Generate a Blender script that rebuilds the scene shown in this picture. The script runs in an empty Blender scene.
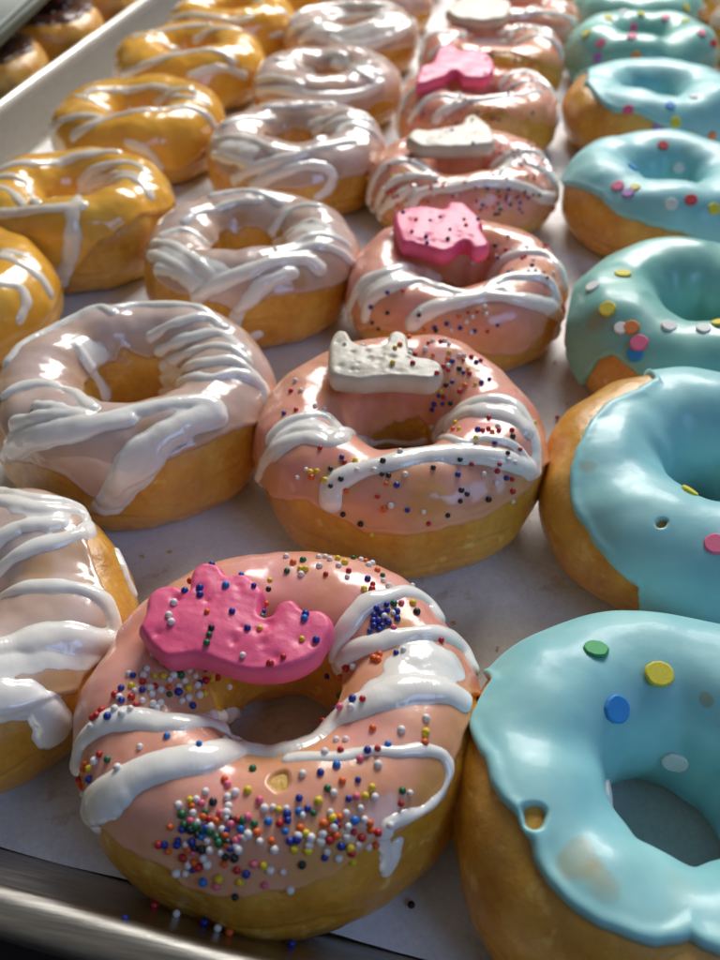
import bpy, bmesh, math, random
import numpy as np
from mathutils import Vector, Matrix
CAM = [856.28244, 0.72928, 0.17227, -0.01864, 18.62402]
DONUTS = {
'P1': {"x":-3.72,"y":10.3,"D":8.85,"H":3.56,"seed":10,"neck":2.5,"strokes":[["s",0.24,[[-3.69,-2.06,2.47],[-3.6,-1.8,2.91],[-3.1,-1.61,3.43],[-2.55,-1.52,3.54],[-1.56,-1.44,3.47],[-0.88,-1.08,2.66],[-0.05,-1.52,2.85]]],["s",0.15,[[-1.5,-1.43,3.45],[-1.19,-0.51,2.4],[-1.23,0.52,0.9]]],["s",0.3,[[-2.89,-3.21,2.57],[-2.97,-3.02,2.75],[-2.48,-2.92,3.3],[-1.8,-2.56,3.58],[-0.93,-2.18,3.57],[-0.28,-1.53,2.9],[0.7,-1.46,3.07],[1.44,-0.67,2.98],[2.12,-0.39,3.5],[2.78,-0.08,3.61],[3.52,0.16,3.43],[3.92,0.18,3.16]]],["s",0.24,[[-2.97,-3.02,2.75],[-2.71,-3.19,2.96],[-2.19,-3.01,3.35]]],["s",0.12,[[0.76,-1.86,3.43],[1.55,-1.78,3.54],[2.23,-1.57,3.56],[2.88,-1.44,3.56],[3.33,-1.25,3.42],[3.66,-1.19,3.19],[3.8,-1.42,2.96],[3.72,-1.79,2.86],[3.42,-2.19,2.96],[3.1,-2.47,3.14],[2.77,-2.73,3.24]]],["s",0.13,[[2.75,-2.79,3.21],[2.76,-2.98,2.96],[2.85,-3.17,2.41]]],["s",0.13,[[2.87,-3.18,2.25],[2.98,-3.02,2.4],[3.01,-2.87,2.78]]],["s",0.22,[[1.15,1.04,2.68],[1.14,1.31,3.04],[1.37,1.66,3.43],[1.7,2.13,3.61],[2.13,2.44,3.54],[2.55,2.83,3.28],[2.98,2.94,2.83],[3.19,2.71,2.75]]],["s",0.22,[[1.21,0.96,2.67],[1.47,1.1,3.12],[1.98,1.18,3.38],[2.62,1.41,3.47],[3.29,1.71,3.31],[3.85,2.0,2.57],[4.12,1.55,2.44]]],["p",0.36,[[2.63,0.6,3.54],[3.1,1.01,3.47],[3.65,0.95,3.25]]],["p",0.3,[[2.18,-0.1,3.54],[2.85,0.21,3.6],[3.46,0.41,3.42]]]],"edge":[[219.4,17.1],[234.9,32.6],[241.7,29.1],[254.6,32.6],[259.7,22.3],[269.1,27.4],[281.1,32.6],[287.1,30.9],[300.0,36.0],[311.1,44.6],[327.4,37.7],[342.0,36.0],[351.4,37.7]],"bare":[[0.71,-2.43,3.57,0.2]],"thin":[[1.83,-3.52,3.12,0.8],[-1.52,-0.57,3.03,0.6],[2.43,1.82,3.51,0.4],[3.5,-1.69,3.16,0.5]],"beads":[["g",0.1,-2.2,3.38],["o",-0.38,-2.49,3.45],["p",-0.28,-2.6,3.46],["w",-0.65,-2.82,3.51],["w",-0.08,-2.73,3.49],["y",0.16,-2.68,3.52],["p",0.43,-2.83,3.55],["y",-0.88,-2.98,3.52],["w",-1.07,-3.11,3.5],["o",-0.81,-3.09,3.47],["p",-0.65,-3.03,3.48],["g",-0.95,-3.23,3.43],["w",-0.14,-3.11,3.47],["w",0.72,-2.94,3.56],["b",0.98,-3.02,3.56],["o",-0.54,-3.24,3.43],["o",-0.3,-3.28,3.43],["w",-0.15,-3.39,3.4],["p",0.0,-3.31,3.44],["l",0.2,-3.35,3.45],["l",0.68,-3.2,3.52],["r",0.88,-3.2,3.53],["o",-1.12,-3.44,3.32],["b",-0.46,-3.4,3.38],["g",-0.67,-3.39,3.37],["k",-0.74,-3.46,3.33],["g",-0.36,-3.46,3.37],["l",-0.48,-3.52,3.32],["k",-0.58,-3.5,3.32],["w",-0.38,-3.58,3.3],["w",0.36,-3.43,3.43],["w",0.58,-3.5,3.41],["o",-0.05,-3.48,3.38],["o",0.0,-3.61,3.32],["w",0.16,-3.61,3.32],["r",-1.32,-3.67,3.1],["b",-0.96,-3.66,3.15],["w",-0.78,-3.64,3.2],["b",-0.66,-3.6,3.25],["k",-0.44,-3.68,3.21],["o",-1.1,-3.75,3.03],["p",-0.62,-3.74,3.12],["w",-0.28,-3.71,3.23],["w",-0.11,-3.73,3.24],["w",-0.4,-3.79,3.12],["k",0.17,-3.77,3.22],["w",-0.7,-3.87,2.95],["o",-0.58,-3.84,3.01],["w",-0.29,-3.88,3.06],["o",0.0,-3.84,3.15],["y",0.69,-3.78,3.18],["r",0.23,-3.91,3.1],["b",0.41,-3.93,3.07],["w",1.05,-3.79,3.09],["w",-0.91,-3.96,2.78],["w",-0.72,-3.97,2.8],["b",-0.59,-3.93,2.91],["l",-0.37,-4.07,2.81],["y",-0.06,-4.03,2.94],["y",0.3,-4.04,2.96],["p",-0.12,-4.11,2.82],["p",0.73,-4.0,2.93],["k",0.25,-4.18,2.75],["w",1.22,-3.95,2.84],["o",0.79,-3.46,3.43],["l",1.02,-3.3,3.48],["b",1.11,-3.41,3.43],["y",1.2,-3.5,3.35],["w",0.81,-3.82,3.11],["w",0.87,-3.56,3.35],["r",-0.81,-3.79,3.03],["g",-0.47,-3.44,3.36],["o",2.3,-1.02,3.54],["w",2.83,-1.01,3.59],["y",3.28,-0.96,3.49],["o",3.28,-1.12,3.46],["w",3.26,-0.64,3.53],["w",1.61,-1.33,3.38],["w",1.8,-1.31,3.42],["l",2.63,-1.37,3.59],["w",1.44,-1.75,3.52],["r",1.74,-1.66,3.53],["l",1.72,-1.96,3.6],["b",2.27,-1.6,3.57],["r",2.47,-1.53,3.59],["p",2.15,-1.76,3.58],["w",2.47,-1.84,3.6],["b",1.44,-2.18,3.63],["w",1.13,-2.25,3.61],["b",2.16,-2.18,3.6],["o",1.88,-2.28,3.62],["g",1.63,-2.47,3.63],["w",1.76,-2.5,3.61],["y",2.45,-2.26,3.57],["w",2.51,-2.4,3.51],["y",2.33,-2.43,3.55],["p",2.18,-2.49,3.57],["b",2.03,-2.55,3.58],["b",1.17,-2.73,3.61],["y",1.51,-2.71,3.6],["g",2.97,-2.16,3.41],["w",3.1,-2.11,3.35],["r",2.97,-2.36,3.32],["l",1.2,-2.93,3.57],["g",1.46,-2.91,3.57],["w",1.75,-2.84,3.54],["w",2.26,-2.66,3.49],["b",1.85,-2.99,3.47],["l",2.21,-2.86,3.43],["w",2.1,-2.98,3.4],["o",2.47,-2.82,3.34],["o",2.47,-2.91,3.28],["o",1.26,-3.2,3.49],["y",1.39,-3.24,3.46],["w",1.66,-3.2,3.43],["r",1.81,-3.25,3.35],["o",1.89,-3.16,3.38],["w",2.07,-3.14,3.32],["w",1.45,-3.39,3.36],["y",2.15,-3.25,3.19],["w",2.29,-3.16,3.18],["b",1.74,-3.49,3.19],["w",1.98,-3.43,3.12],["y",2.25,-3.41,2.97],["y",1.2,-3.5,3.35],["k",1.37,-3.66,3.17],["w",1.65,-3.29,3.37],["w",1.76,-3.4,3.25],["w",1.24,-3.31,3.45],["w",1.47,-3.3,3.42],["w",2.77,-2.73,3.24],["b",-1.96,0.2,3.24],["w",-1.8,0.38,3.15],["r",-2.12,-0.03,3.37],["g",-1.69,0.23,2.99],["w",-2.2,-0.17,3.43],["w",-1.92,-0.06,3.26],["w",-2.14,-0.33,3.41],["g",-2.02,-0.25,3.35],["w",-1.81,-0.11,3.18],["y",-2.3,-0.42,3.48],["w",-2.16,-0.46,3.43],["w",-1.92,-0.35,3.31],["w",-1.7,-0.31,3.13],["b",-2.87,-0.57,3.57],["y",-2.81,-0.82,3.6],["r",-2.37,-0.73,3.53],["o",-2.11,-0.65,3.44],["w",-1.96,-0.54,3.36],["g",-2.06,-0.8,3.43],["b",-1.92,-0.68,3.35],["y",-1.54,-0.4,2.99],["b",-3.0,-0.93,3.59],["r",-3.07,-1.05,3.57],["r",-2.72,-1.07,3.6],["b",-2.9,-1.19,3.59],["w",-2.36,-0.92,3.55],["w",-2.26,-1.13,3.53],["w",-2.14,-1.07,3.49],["r",-2.58,-1.24,3.56],["w",-1.79,-0.86,3.32],["b",-1.61,-0.87,3.21],["w",-2.93,-1.36,3.54],["w",-2.64,-1.37,3.56],["w",-2.75,-1.48,3.54],["r",-3.22,-1.38,3.44],["b",-2.98,-1.55,3.49],["r",-3.28,-1.52,3.35],["w",-3.25,-1.68,3.33],["l",-1.69,-1.86,3.61],["l",-1.07,-2.0,3.59],["w",-2.16,-2.13,3.55],["r",-2.97,-2.23,3.31],["g",-2.77,-2.35,3.35],["w",-3.03,-2.34,3.22],["o",-3.27,-2.3,3.0],["y",-3.13,-2.42,3.08],["b",-3.08,-2.61,3.01],["o",-3.48,-2.37,2.42],["r",-3.51,-2.32,2.47],["o",-3.4,-2.47,2.42],["w",-3.34,-2.58,2.37],["w",-0.74,-1.52,3.14],["w",-2.39,-2.58,3.45],["w",-2.68,0.04,3.51],["w",-2.66,-0.36,3.55],["w",-2.94,-1.11,3.6],["r",-3.21,-1.49,3.41],["w",-2.69,-0.53,3.56],["o",-3.33,-2.34,2.87],["g",2.24,2.2,3.54],["p",2.41,2.3,3.49],["y",2.65,2.39,3.41],["k",2.76,2.13,3.43],["b",2.02,1.93,3.55],["w",2.11,1.84,3.53],["w",2.27,1.93,3.53],["b",1.89,1.7,3.5],["b",2.01,1.71,3.51],["b",1.84,1.47,3.43],["b",2.06,1.49,3.47],["b",2.11,1.58,3.49],["b",1.93,1.58,3.47],["p",2.34,1.54,3.49],["r",3.37,1.5,3.31],["b",2.51,0.9,3.48],["w",2.66,0.96,3.51],["o",2.16,0.88,3.4],["o",2.04,0.77,3.37],["o",2.15,0.7,3.42],["o",2.1,0.72,3.4],["w",1.63,0.78,3.03],["r",1.46,0.84,2.89],["b",0.9,1.06,2.17],["o",1.28,0.79,2.6],["r",2.07,-0.41,3.48],["b",1.86,-0.37,3.37],["p",1.68,-0.49,3.22],["b",1.46,-0.31,2.92],["r",1.3,-0.62,2.78],["o",1.32,-0.28,2.65],["w",1.87,-0.55,3.37],["o",2.3,-1.02,3.54],["w",2.83,-1.01,3.59],["w",3.26,-0.64,3.53],["y",3.29,-0.91,3.49],["r",1.08,3.0,3.56],["w",1.09,2.78,3.6],["b",1.56,2.81,3.56],["r",1.71,2.67,3.57],["y",1.53,2.46,3.63],["w",1.54,3.61,3.2],["w",1.24,3.64,3.27],["o",1.7,3.28,3.35],["g",1.86,3.11,3.4],["w",1.9,2.89,3.47],["w",2.05,2.74,3.49],["g",1.35,0.34,2.55],["r",1.7,2.49,3.6],["w",2.54,3.18,3.07],["w",0.37,3.09,3.53],["w",-0.51,3.38,3.4],["y",-0.04,2.96,3.52],["w",0.57,3.39,3.45],["w",0.82,3.16,3.52],["o",1.37,3.64,3.24],["r",0.59,2.79,3.59],["o",-0.28,3.14,3.48],["w",0.0,2.78,3.53],["y",0.74,3.46,3.42],["y",0.09,2.96,3.54],["y",0.92,3.33,3.45],["g",1.07,3.64,3.29],["g",-0.05,3.24,3.47],["w",1.48,3.46,3.31],["w",0.26,3.45,3.41],["g",-0.34,2.83,3.52],["w",0.42,3.48,3.39],["p",0.21,-3.48,3.39],["g",-0.21,-3.52,3.35],["r",-0.44,-3.26,3.43],["w",0.22,-3.65,3.3],["o",-0.19,-3.2,3.45],["w",-0.35,-3.37,3.4],["w",-0.13,-3.01,3.48],["g",-0.16,-3.61,3.32],["k",-0.45,-2.97,3.48],["b",-0.9,-3.46,3.32],["r",0.1,-3.21,3.48],["b",-0.94,-3.6,3.21],["w",-0.61,-3.32,3.4],["k",-0.61,-3.68,3.18],["r",-0.47,-3.9,2.98],["w",-0.1,-3.21,3.46],["k",0.0,-3.21,3.47],["o",-0.73,-3.69,3.16],["w",-0.78,-3.19,3.44],["g",-0.53,-3.15,3.45],["k",0.0,-3.57,3.34],["b",-0.05,-3.39,3.41],["p",0.16,-3.53,3.37],["p",-0.76,-3.33,3.39],["g",-0.88,-3.38,3.36],["k",-0.0,-3.77,3.22],["w",0.31,-3.48,3.4],["b",-1.2,-3.66,3.11],["g",0.19,-3.21,3.48],["g",0.44,-3.24,3.49],["p",-0.24,-3.15,3.46],["y",1.43,-3.49,3.3],["b",0.05,-3.66,3.3],["o",1.65,-3.06,3.5],["o",0.51,-3.37,3.46],["p",0.52,-3.81,3.18],["w",-0.21,-2.84,3.48],["p",0.28,-3.16,3.5],["b",1.01,-3.11,3.54],["y",0.82,-2.97,3.57],["b",1.21,-3.37,3.43],["w",0.95,-2.92,3.58],["w",1.28,-2.99,3.55],["w",0.54,-2.98,3.55],["w",-0.77,-2.95,3.51],["b",1.33,-2.87,3.59],["o",1.91,-2.9,3.49],["w",1.83,-3.06,3.46],["w",2.02,-2.78,3.51],["y",1.8,-2.92,3.51],["r",2.35,-3.04,3.25],["r",2.61,-2.9,3.21],["w",2.37,-2.8,3.4],["r",2.19,-3.01,3.34],["r",1.91,-3.0,3.45],["r",2.18,-3.31,3.12],["b",2.01,-3.26,3.26],["o",1.8,-3.12,3.43],["w",2.49,-3.13,3.07],["o",2.6,-3.07,3.02],["r",-2.65,-0.69,3.57],["w",-1.23,0.37,2.25],["y",-2.48,-0.49,3.54],["b",-2.59,-0.89,3.59],["r",-1.64,-0.05,2.95],["w",-2.99,-0.54,3.56],["w",-2.46,-0.8,3.56],["y",-1.58,0.14,2.81],["w",-2.5,-1.11,3.57],["w",-2.43,-0.08,3.48],["w",-2.71,-0.93,3.61],["y",-1.8,-0.5,3.26],["b",-1.7,-0.21,3.09],["w",-1.71,-0.73,3.26],["r",-1.44,0.31,2.67],["w",-2.17,-1.21,3.5],["w",-2.26,-0.77,3.5],["w",-1.6,-0.52,3.1],["b",2.14,1.99,3.55],["b",2.19,1.74,3.52],["b",1.88,1.85,3.54],["b",2.36,2.0,3.52],["b",1.89,1.97,3.58],["b",2.09,2.12,3.57],["b",2.39,1.79,3.52],["b",2.24,1.68,3.51]]},
'P2': {"x":-2.28,"y":20.07,"D":8.67,"H":3.71,"seed":17,"strokes":[["s",0.19,[[-3.86,-1.79,1.63],[-3.54,-2.12,2.69],[-3.1,-2.18,3.34],[-2.35,-2.12,3.65],[-1.43,-2.11,3.72],[-1.12,1.04,0.99]]],["s",0.17,[[-3.45,-1.72,3.19],[-3.09,-1.38,3.52],[-2.59,-1.11,3.6],[-1.96,-0.91,3.46],[-1.33,-1.43,3.45],[-1.2,0.58,1.46]]],["s",0.14,[[-3.64,-2.03,2.54],[-3.26,-2.01,3.24],[-2.74,-1.75,3.6],[-2.0,-1.74,3.7]]],["p",0.4,[[-3.1,-2.18,3.34],[-2.45,-1.78,3.68],[-1.56,-1.95,3.73]]],["s",0.27,[[-1.35,-3.77,3.01],[-1.33,-3.56,3.27],[-0.9,-3.27,3.55],[0.12,-2.86,3.72],[1.14,-2.35,3.71],[2.23,-2.2,3.69],[3.19,-2.04,3.49],[3.78,-1.75,2.99]]],["s",0.2,[[1.11,0.97,1.57],[1.42,0.66,2.63],[1.92,0.35,3.35],[2.61,0.28,3.75],[3.24,0.2,3.71],[3.63,-0.22,3.54],[3.93,-0.9,3.19],[3.97,-1.56,2.79]]],["s",0.13,[[-1.12,1.04,0.99],[0.51,1.35,1.06],[1.68,-1.56,3.64],[2.64,-1.58,3.79],[3.39,-1.51,3.53],[3.81,-1.63,3.03]]],["s",0.26,[[1.54,0.35,2.65],[2.38,-0.18,3.63],[3.18,-0.38,3.71],[3.62,-0.71,3.54]]]],"edge":[[205.7,-3.4],[224.6,10.3],[240.9,29.1],[255.4,25.7],[264.9,17.1],[283.7,17.1],[296.6,18.9],[318.9,22.3],[332.6,20.6]],"thin":[[-1.16,-3.4,3.45,0.6],[1.24,-3.62,3.26,0.6]],"beads":[["y",1.22,2.36,3.87],["b",2.31,1.24,3.59],["k",0.35,2.11,3.62],["r",1.28,1.77,3.62],["o",1.86,1.23,3.47],["r",0.57,1.76,3.51],["b",2.08,2.19,3.67],["b",1.76,1.69,3.61],["y",2.17,1.21,3.56],["r",2.19,2.37,3.63],["w",1.24,1.9,3.69],["b",0.56,1.49,3.15],["k",0.92,1.83,3.66],["r",1.0,1.56,3.42],["r",1.12,1.87,3.69],["r",1.72,1.1,3.35],["b",0.84,1.5,3.3],["k",1.6,1.85,3.65],["y",1.86,1.84,3.66],["b",1.36,2.08,3.75],["r",1.92,1.63,3.62],["b",2.52,1.41,3.61],["r",1.26,1.17,3.08],["o",1.21,2.11,3.78],["b",0.41,1.92,3.55],["o",1.67,2.19,3.73],["w",-0.25,2.06,3.49],["o",-0.13,2.23,3.58],["w",0.04,2.58,3.71],["w",-0.43,3.17,3.69],["r",0.59,2.78,3.86],["w",-1.49,2.5,3.73],["w",0.7,2.88,3.88],["w",0.52,2.47,3.82],["o",-0.16,2.71,3.73],["o",-0.1,3.27,3.69],["w",-0.78,2.28,3.67],["w",0.53,2.05,3.69],["r",-1.37,2.08,3.67],["w",1.54,2.35,3.8],["o",0.76,2.21,3.81],["w",1.67,2.39,3.77],["w",-0.88,2.15,3.64],["w",1.07,2.86,3.91],["w",1.2,2.69,3.93],["w",-0.36,2.41,3.66],["r",1.9,2.4,3.71],["o",-0.37,2.73,3.71],["r",0.95,2.79,3.92],["r",0.22,2.39,3.68],["r",3.26,-1.06,3.69],["y",1.87,-1.12,3.62],["r",2.5,-1.3,3.78],["k",3.28,-1.29,3.68],["o",2.73,-1.32,3.79],["w",2.87,-1.03,3.76],["y",0.67,1.21,1.66],["y",1.75,-0.32,3.22],["r",2.62,-0.6,3.7],["o",1.71,-0.89,3.41],["w",0.99,1.1,2.0],["r",2.61,-1.21,3.78],["y",2.3,-1.73,3.79],["b",2.34,-1.26,3.76],["y",3.85,-0.17,3.36],["r",2.89,-1.23,3.78],["w",-2.11,-3.1,3.39],["y",-1.52,-3.42,3.35],["k",-1.46,-3.15,3.54],["r",-1.11,-2.97,3.62],["r",-1.84,-2.53,3.67],["y",-0.83,-2.86,3.63],["k",-1.06,-3.43,3.44],["w",-0.69,-3.23,3.57],["k",-0.05,-3.3,3.62],["y",-1.97,-3.19,3.38],["o",-1.91,-3.31,3.32],["w",-2.33,-3.2,3.19],["o",-0.94,-3.64,3.29],["w",-0.25,-3.21,3.64],["k",1.92,-2.48,3.63],["w",0.54,-3.24,3.65],["o",0.12,-3.94,3.08],["k",0.15,-3.3,3.63],["w",1.12,-3.83,3.03],["k",1.72,-3.7,2.87],["k",-1.32,-3.53,3.31],["r",-0.06,-3.74,3.31],["r",1.28,-3.93,2.7],["k",2.03,-3.4,3.1],["k",-0.49,-4.08,2.62],["k",1.25,-2.92,3.67],["k",2.03,-3.18,3.3],["k",-0.05,-2.98,3.69],["w",0.35,-2.62,3.72],["o",0.1,-3.5,3.53],["r",3.37,-2.61,2.91],["r",2.24,-2.49,3.58],["w",2.9,-2.69,3.2],["w",3.12,-2.13,3.49],["r",2.93,-2.41,3.4],["w",3.28,-2.1,3.39],["w",3.42,-2.73,2.65],["r",2.95,-2.28,3.48],["w",2.58,-2.62,3.43],["b",2.82,-1.74,3.75],["b",3.19,-2.47,3.22],["k",3.09,-1.98,3.58],["r",3.43,-1.59,3.46],["r",3.32,-2.42,3.15],["r",-3.24,0.15,3.52],["b",-3.21,-0.94,3.49],["w",-2.17,-0.56,3.47],["r",-2.87,-0.84,3.57],["w",-2.96,0.09,3.59],["w",-3.23,0.64,3.56],["w",-2.43,-0.55,3.56],["b",0.99,1.2,2.79],["k",1.28,1.38,3.36],["b",1.25,1.06,2.89],["y",1.14,1.29,3.2],["b",1.45,1.42,3.45],["b",0.86,1.37,3.11],["b",1.09,1.24,3.07],["k",1.5,0.93,3.03],["b",0.94,1.18,2.59],["b",-1.21,-2.83,3.66],["b",0.37,-3.51,3.52],["b",0.71,-3.89,3.07],["y",-1.79,-3.2,3.43],["w",0.29,-3.89,3.18],["k",-0.97,-3.96,2.76],["y",-0.19,-4.24,2.4],["k",2.18,-3.2,3.19],["k",2.75,-3.06,2.96],["b",1.89,-2.87,3.51]]},
'P3': {"x":-1.24,"y":29.96,"D":8.33,"H":3.33,"seed":24,"strokes":[["s",0.18,[[-3.79,-1.49,0.96],[-3.73,-2.01,2.21],[-3.23,-1.87,3.05],[-2.29,-1.51,3.32],[-1.56,0.07,2.56],[-0.96,0.97,1.73]]],["s",0.17,[[-3.14,-2.83,2.14],[-2.95,-2.65,2.76],[-2.0,-2.44,3.27],[-1.15,-2.07,3.23],[-0.48,-2.41,3.22]]],["s",0.19,[[-1.31,-3.65,2.48],[-0.98,-3.55,2.82],[-0.15,-3.32,3.14],[1.08,-2.87,3.25],[2.3,-2.64,3.12],[3.29,-2.03,2.62],[3.91,-1.2,1.73],[3.87,-1.45,1.09]]],["s",0.18,[[1.34,0.7,2.13],[1.66,0.71,2.79],[2.41,0.67,3.22],[3.21,0.73,3.17],[3.75,0.11,2.94],[3.98,-0.54,2.29]]],["s",0.17,[[1.05,-2.79,3.28],[1.64,-1.71,3.33],[2.56,-1.43,3.35],[3.33,-1.2,3.1],[3.69,-1.45,2.48]]],["s",0.13,[[-0.48,-2.41,3.22],[0.59,-2.77,3.27],[1.63,-2.46,3.34]]],["p",0.3,[[-3.18,-2.53,2.66],[-2.5,-2.39,3.21],[-1.66,-1.84,3.26]]]],"edge":[[204.0,-24.0],[230.6,8.6],[257.1,20.6],[276.9,8.6],[296.6,-6.9],[308.6,-10.3],[324.0,0.0],[329.1,20.6]],"beads":[["w",0.06,-3.9,2.49],["b",0.35,-3.84,2.56],["b",1.61,-3.62,2.63],["w",0.76,-3.86,2.44],["r",0.9,-3.49,3.01],["w",1.13,-3.32,3.1],["r",1.3,-3.8,2.48],["k",-0.47,-3.89,2.42],["r",0.58,-3.52,2.97],["w",1.2,-3.52,2.95],["o",0.06,-4.02,2.19],["b",-0.11,-3.81,2.65],["w",0.77,-3.63,2.86],["o",0.27,-3.65,2.89],["w",0.56,-3.72,2.75],["o",-0.88,-3.84,2.38],["b",0.88,-3.84,2.49],["b",-0.52,-3.85,2.51],["k",-1.05,-3.58,2.75],["r",-1.78,-2.79,3.2],["k",-2.8,-3.11,2.07],["b",-2.89,-2.85,2.54],["w",-1.07,-3.66,2.61],["k",-2.26,-3.21,2.57],["b",-2.32,-2.74,3.07],["w",-1.02,-3.5,2.84],["k",-2.55,-3.31,1.95],["r",3.11,-1.01,3.3],["w",0.47,1.39,2.35],["w",1.78,1.65,3.36],["r",1.76,1.04,3.12],["w",2.59,-1.15,3.38],["r",3.16,-1.29,3.2],["w",3.46,-0.57,3.1],["w",2.06,-0.7,3.23],["r",3.08,0.95,3.21],["w",2.51,0.98,3.26],["w",2.82,-1.06,3.38],["r",2.39,0.14,3.22],["b",1.94,-0.97,3.22],["r",2.47,0.29,3.22],["w",2.75,-0.09,3.28],["b",0.93,1.73,3.08],["b",2.71,-0.66,3.37],["w",1.43,1.03,2.86],["r",3.2,1.6,3.07],["r",3.11,1.61,3.12],["w",2.0,0.92,3.19],["b",1.57,0.9,2.87],["k",0.21,2.0,3.06],["r",0.86,1.4,2.61],["b",0.8,1.65,2.95],["k",-0.36,1.97,3.16],["k",1.33,1.43,3.09],["k",0.17,1.6,2.68],["r",1.12,1.25,2.7],["k",-0.24,1.57,2.71]]},
'P4': {"x":-1.83,"y":40.7,"D":8.97,"H":3.07,"seed":31,"strokes":[["s",0.18,[[-4.13,-1.62,0.89],[-4.14,-1.55,1.77],[-3.7,-1.58,2.66],[-2.8,-1.56,3.15],[-1.93,-1.74,3.08],[-1.11,-2.95,3.01]]],["s",0.16,[[-3.77,-2.41,1.17],[-3.34,-2.74,2.28],[-2.67,-2.71,2.83],[-1.52,-2.83,3.02]]],["s",0.2,[[-2.05,-3.8,2.12],[-1.48,-3.61,2.64],[-0.05,-3.56,2.91],[1.5,-3.11,3.07],[2.74,-2.7,2.77],[3.72,-2.3,2.16],[4.42,-1.15,1.66]]],["s",0.16,[[-3.68,-2.43,0.81],[-2.89,-3.32,2.08],[-2.02,-3.38,2.69]]],["s",0.17,[[1.45,0.47,2.24],[1.98,0.49,2.79],[2.65,0.57,3.04],[3.58,0.59,2.87],[4.16,-0.44,2.44],[4.39,-1.0,2.01]]],["s",0.16,[[1.57,-2.71,3.14],[2.4,-0.58,2.85],[3.55,-0.81,2.81],[4.23,-0.9,2.33]]],["p",0.3,[[2.02,-0.12,2.65],[3.11,-0.42,2.95]]]],"beads":[["b",2.86,-3.28,1.81],["y",2.41,-3.43,2.35],["w",1.3,-3.8,2.69],["r",3.28,-2.7,2.35],["w",1.11,-4.02,2.5],["y",3.42,-2.64,2.23],["w",1.95,-3.16,2.92],["b",1.12,-4.06,2.42],["o",1.68,-3.62,2.71],["b",1.28,-3.57,2.92],["r",0.93,-4.07,2.54],["b",2.75,-3.34,2.0],["g",1.79,-3.45,2.8],["b",2.15,-3.47,2.51],["b",3.11,-2.88,2.32],["b",2.24,-3.18,2.78],["b",2.53,-3.27,2.46],["o",1.61,-3.92,2.23],["r",1.85,-3.57,2.63],["y",2.4,-3.64,1.92],["k",1.81,-3.76,2.36],["o",1.31,-4.04,2.31],["r",1.08,-4.17,2.26],["b",2.34,-3.54,2.23],["r",2.18,-3.52,2.39],["k",1.88,-3.9,1.97],["b",2.75,-3.25,2.21],["r",2.66,-3.14,2.48],["o",2.91,-2.95,2.43],["g",1.76,-3.95,1.97],["k",2.93,-2.8,2.56],["y",1.17,-3.79,2.76],["k",3.48,-2.53,2.3],["g",1.97,-3.79,2.15],["o",-3.33,-3.0,1.81],["r",-2.61,-3.38,2.31],["r",-2.97,-3.02,2.41],["o",-2.63,-3.5,1.97],["w",-2.36,-2.7,2.94],["o",-4.37,-1.13,1.22],["r",-3.18,-2.95,2.22],["w",-2.14,-3.35,2.67],["o",-2.06,-3.33,2.72],["r",-0.95,-3.24,2.94],["o",-2.73,-3.22,2.44],["w",-2.06,-3.57,2.46],["w",-3.07,-2.84,2.49],["o",-1.77,-3.98,2.02],["r",-2.76,-3.35,2.2],["y",-2.56,-2.37,2.99],["w",-2.64,-3.52,1.73],["o",-1.95,-3.9,2.03],["w",-3.28,-2.78,2.31],["y",-3.01,-2.48,2.79],["w",-2.2,-3.55,2.4],["o",-2.35,-1.7,3.12],["y",-4.35,-0.85,1.99],["r",-4.03,-1.94,1.12],["o",-2.87,-3.19,2.33],["r",-4.1,-0.62,2.61],["r",-2.72,-3.12,2.54],["w",-1.56,-1.95,3.01],["o",-0.59,-3.23,2.95],["r",-3.25,-1.81,2.97],["r",2.99,1.55,3.07],["r",3.31,-1.6,2.82],["w",1.99,0.55,2.84],["r",3.28,-1.96,2.8],["w",2.66,0.2,2.98],["w",3.57,0.65,2.87],["r",2.08,-2.86,3.0],["p",1.35,0.89,2.52],["w",2.16,0.82,3.02],["w",3.8,-1.17,2.66],["r",4.07,0.55,2.38],["w",2.83,-0.21,2.95],["o",1.38,0.56,2.26],["w",2.56,0.55,3.02],["r",3.35,1.32,3.0],["o",1.24,0.96,2.43],["w",3.21,1.49,3.03],["w",1.47,1.28,2.84],["o",2.87,-0.52,2.91],["w",3.03,-2.0,2.94],["w",1.75,1.31,2.99],["w",3.66,0.22,2.83],["r",3.12,0.76,3.06],["r",2.44,0.07,2.91],["r",2.36,0.51,2.96],["p",1.57,-2.92,3.1],["p",2.77,-2.49,2.87],["w",3.47,-0.74,2.85],["w",3.09,0.18,2.99],["p",4.13,-0.19,2.44],["p",1.8,0.83,2.88],["r",2.72,-0.97,2.93],["r",0.66,1.68,2.78],["w",-0.19,1.86,2.78],["b",-2.41,-0.67,3.07],["b",-0.89,1.6,2.65],["r",-1.96,1.3,2.92],["r",-1.33,1.0,2.42],["r",-0.0,1.78,2.73],["r",0.43,1.77,2.83],["r",-0.15,1.69,2.62],["b",-0.23,1.56,2.43],["w",0.0,-3.94,2.68],["r",2.16,-3.38,2.62],["r",0.83,-3.65,2.95],["r",-1.13,-3.48,2.82],["r",0.37,-3.56,2.99],["r",-1.24,-4.03,2.35],["r",-1.12,-3.64,2.73],["w",0.31,-4.18,2.44],["r",-0.18,-3.97,2.65],["o",-2.13,-3.69,2.24],["o",-0.65,-3.6,2.81],["w",0.96,-3.48,3.02],["w",-0.99,-3.82,2.63],["o",-1.47,-3.91,2.38]]},
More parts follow.
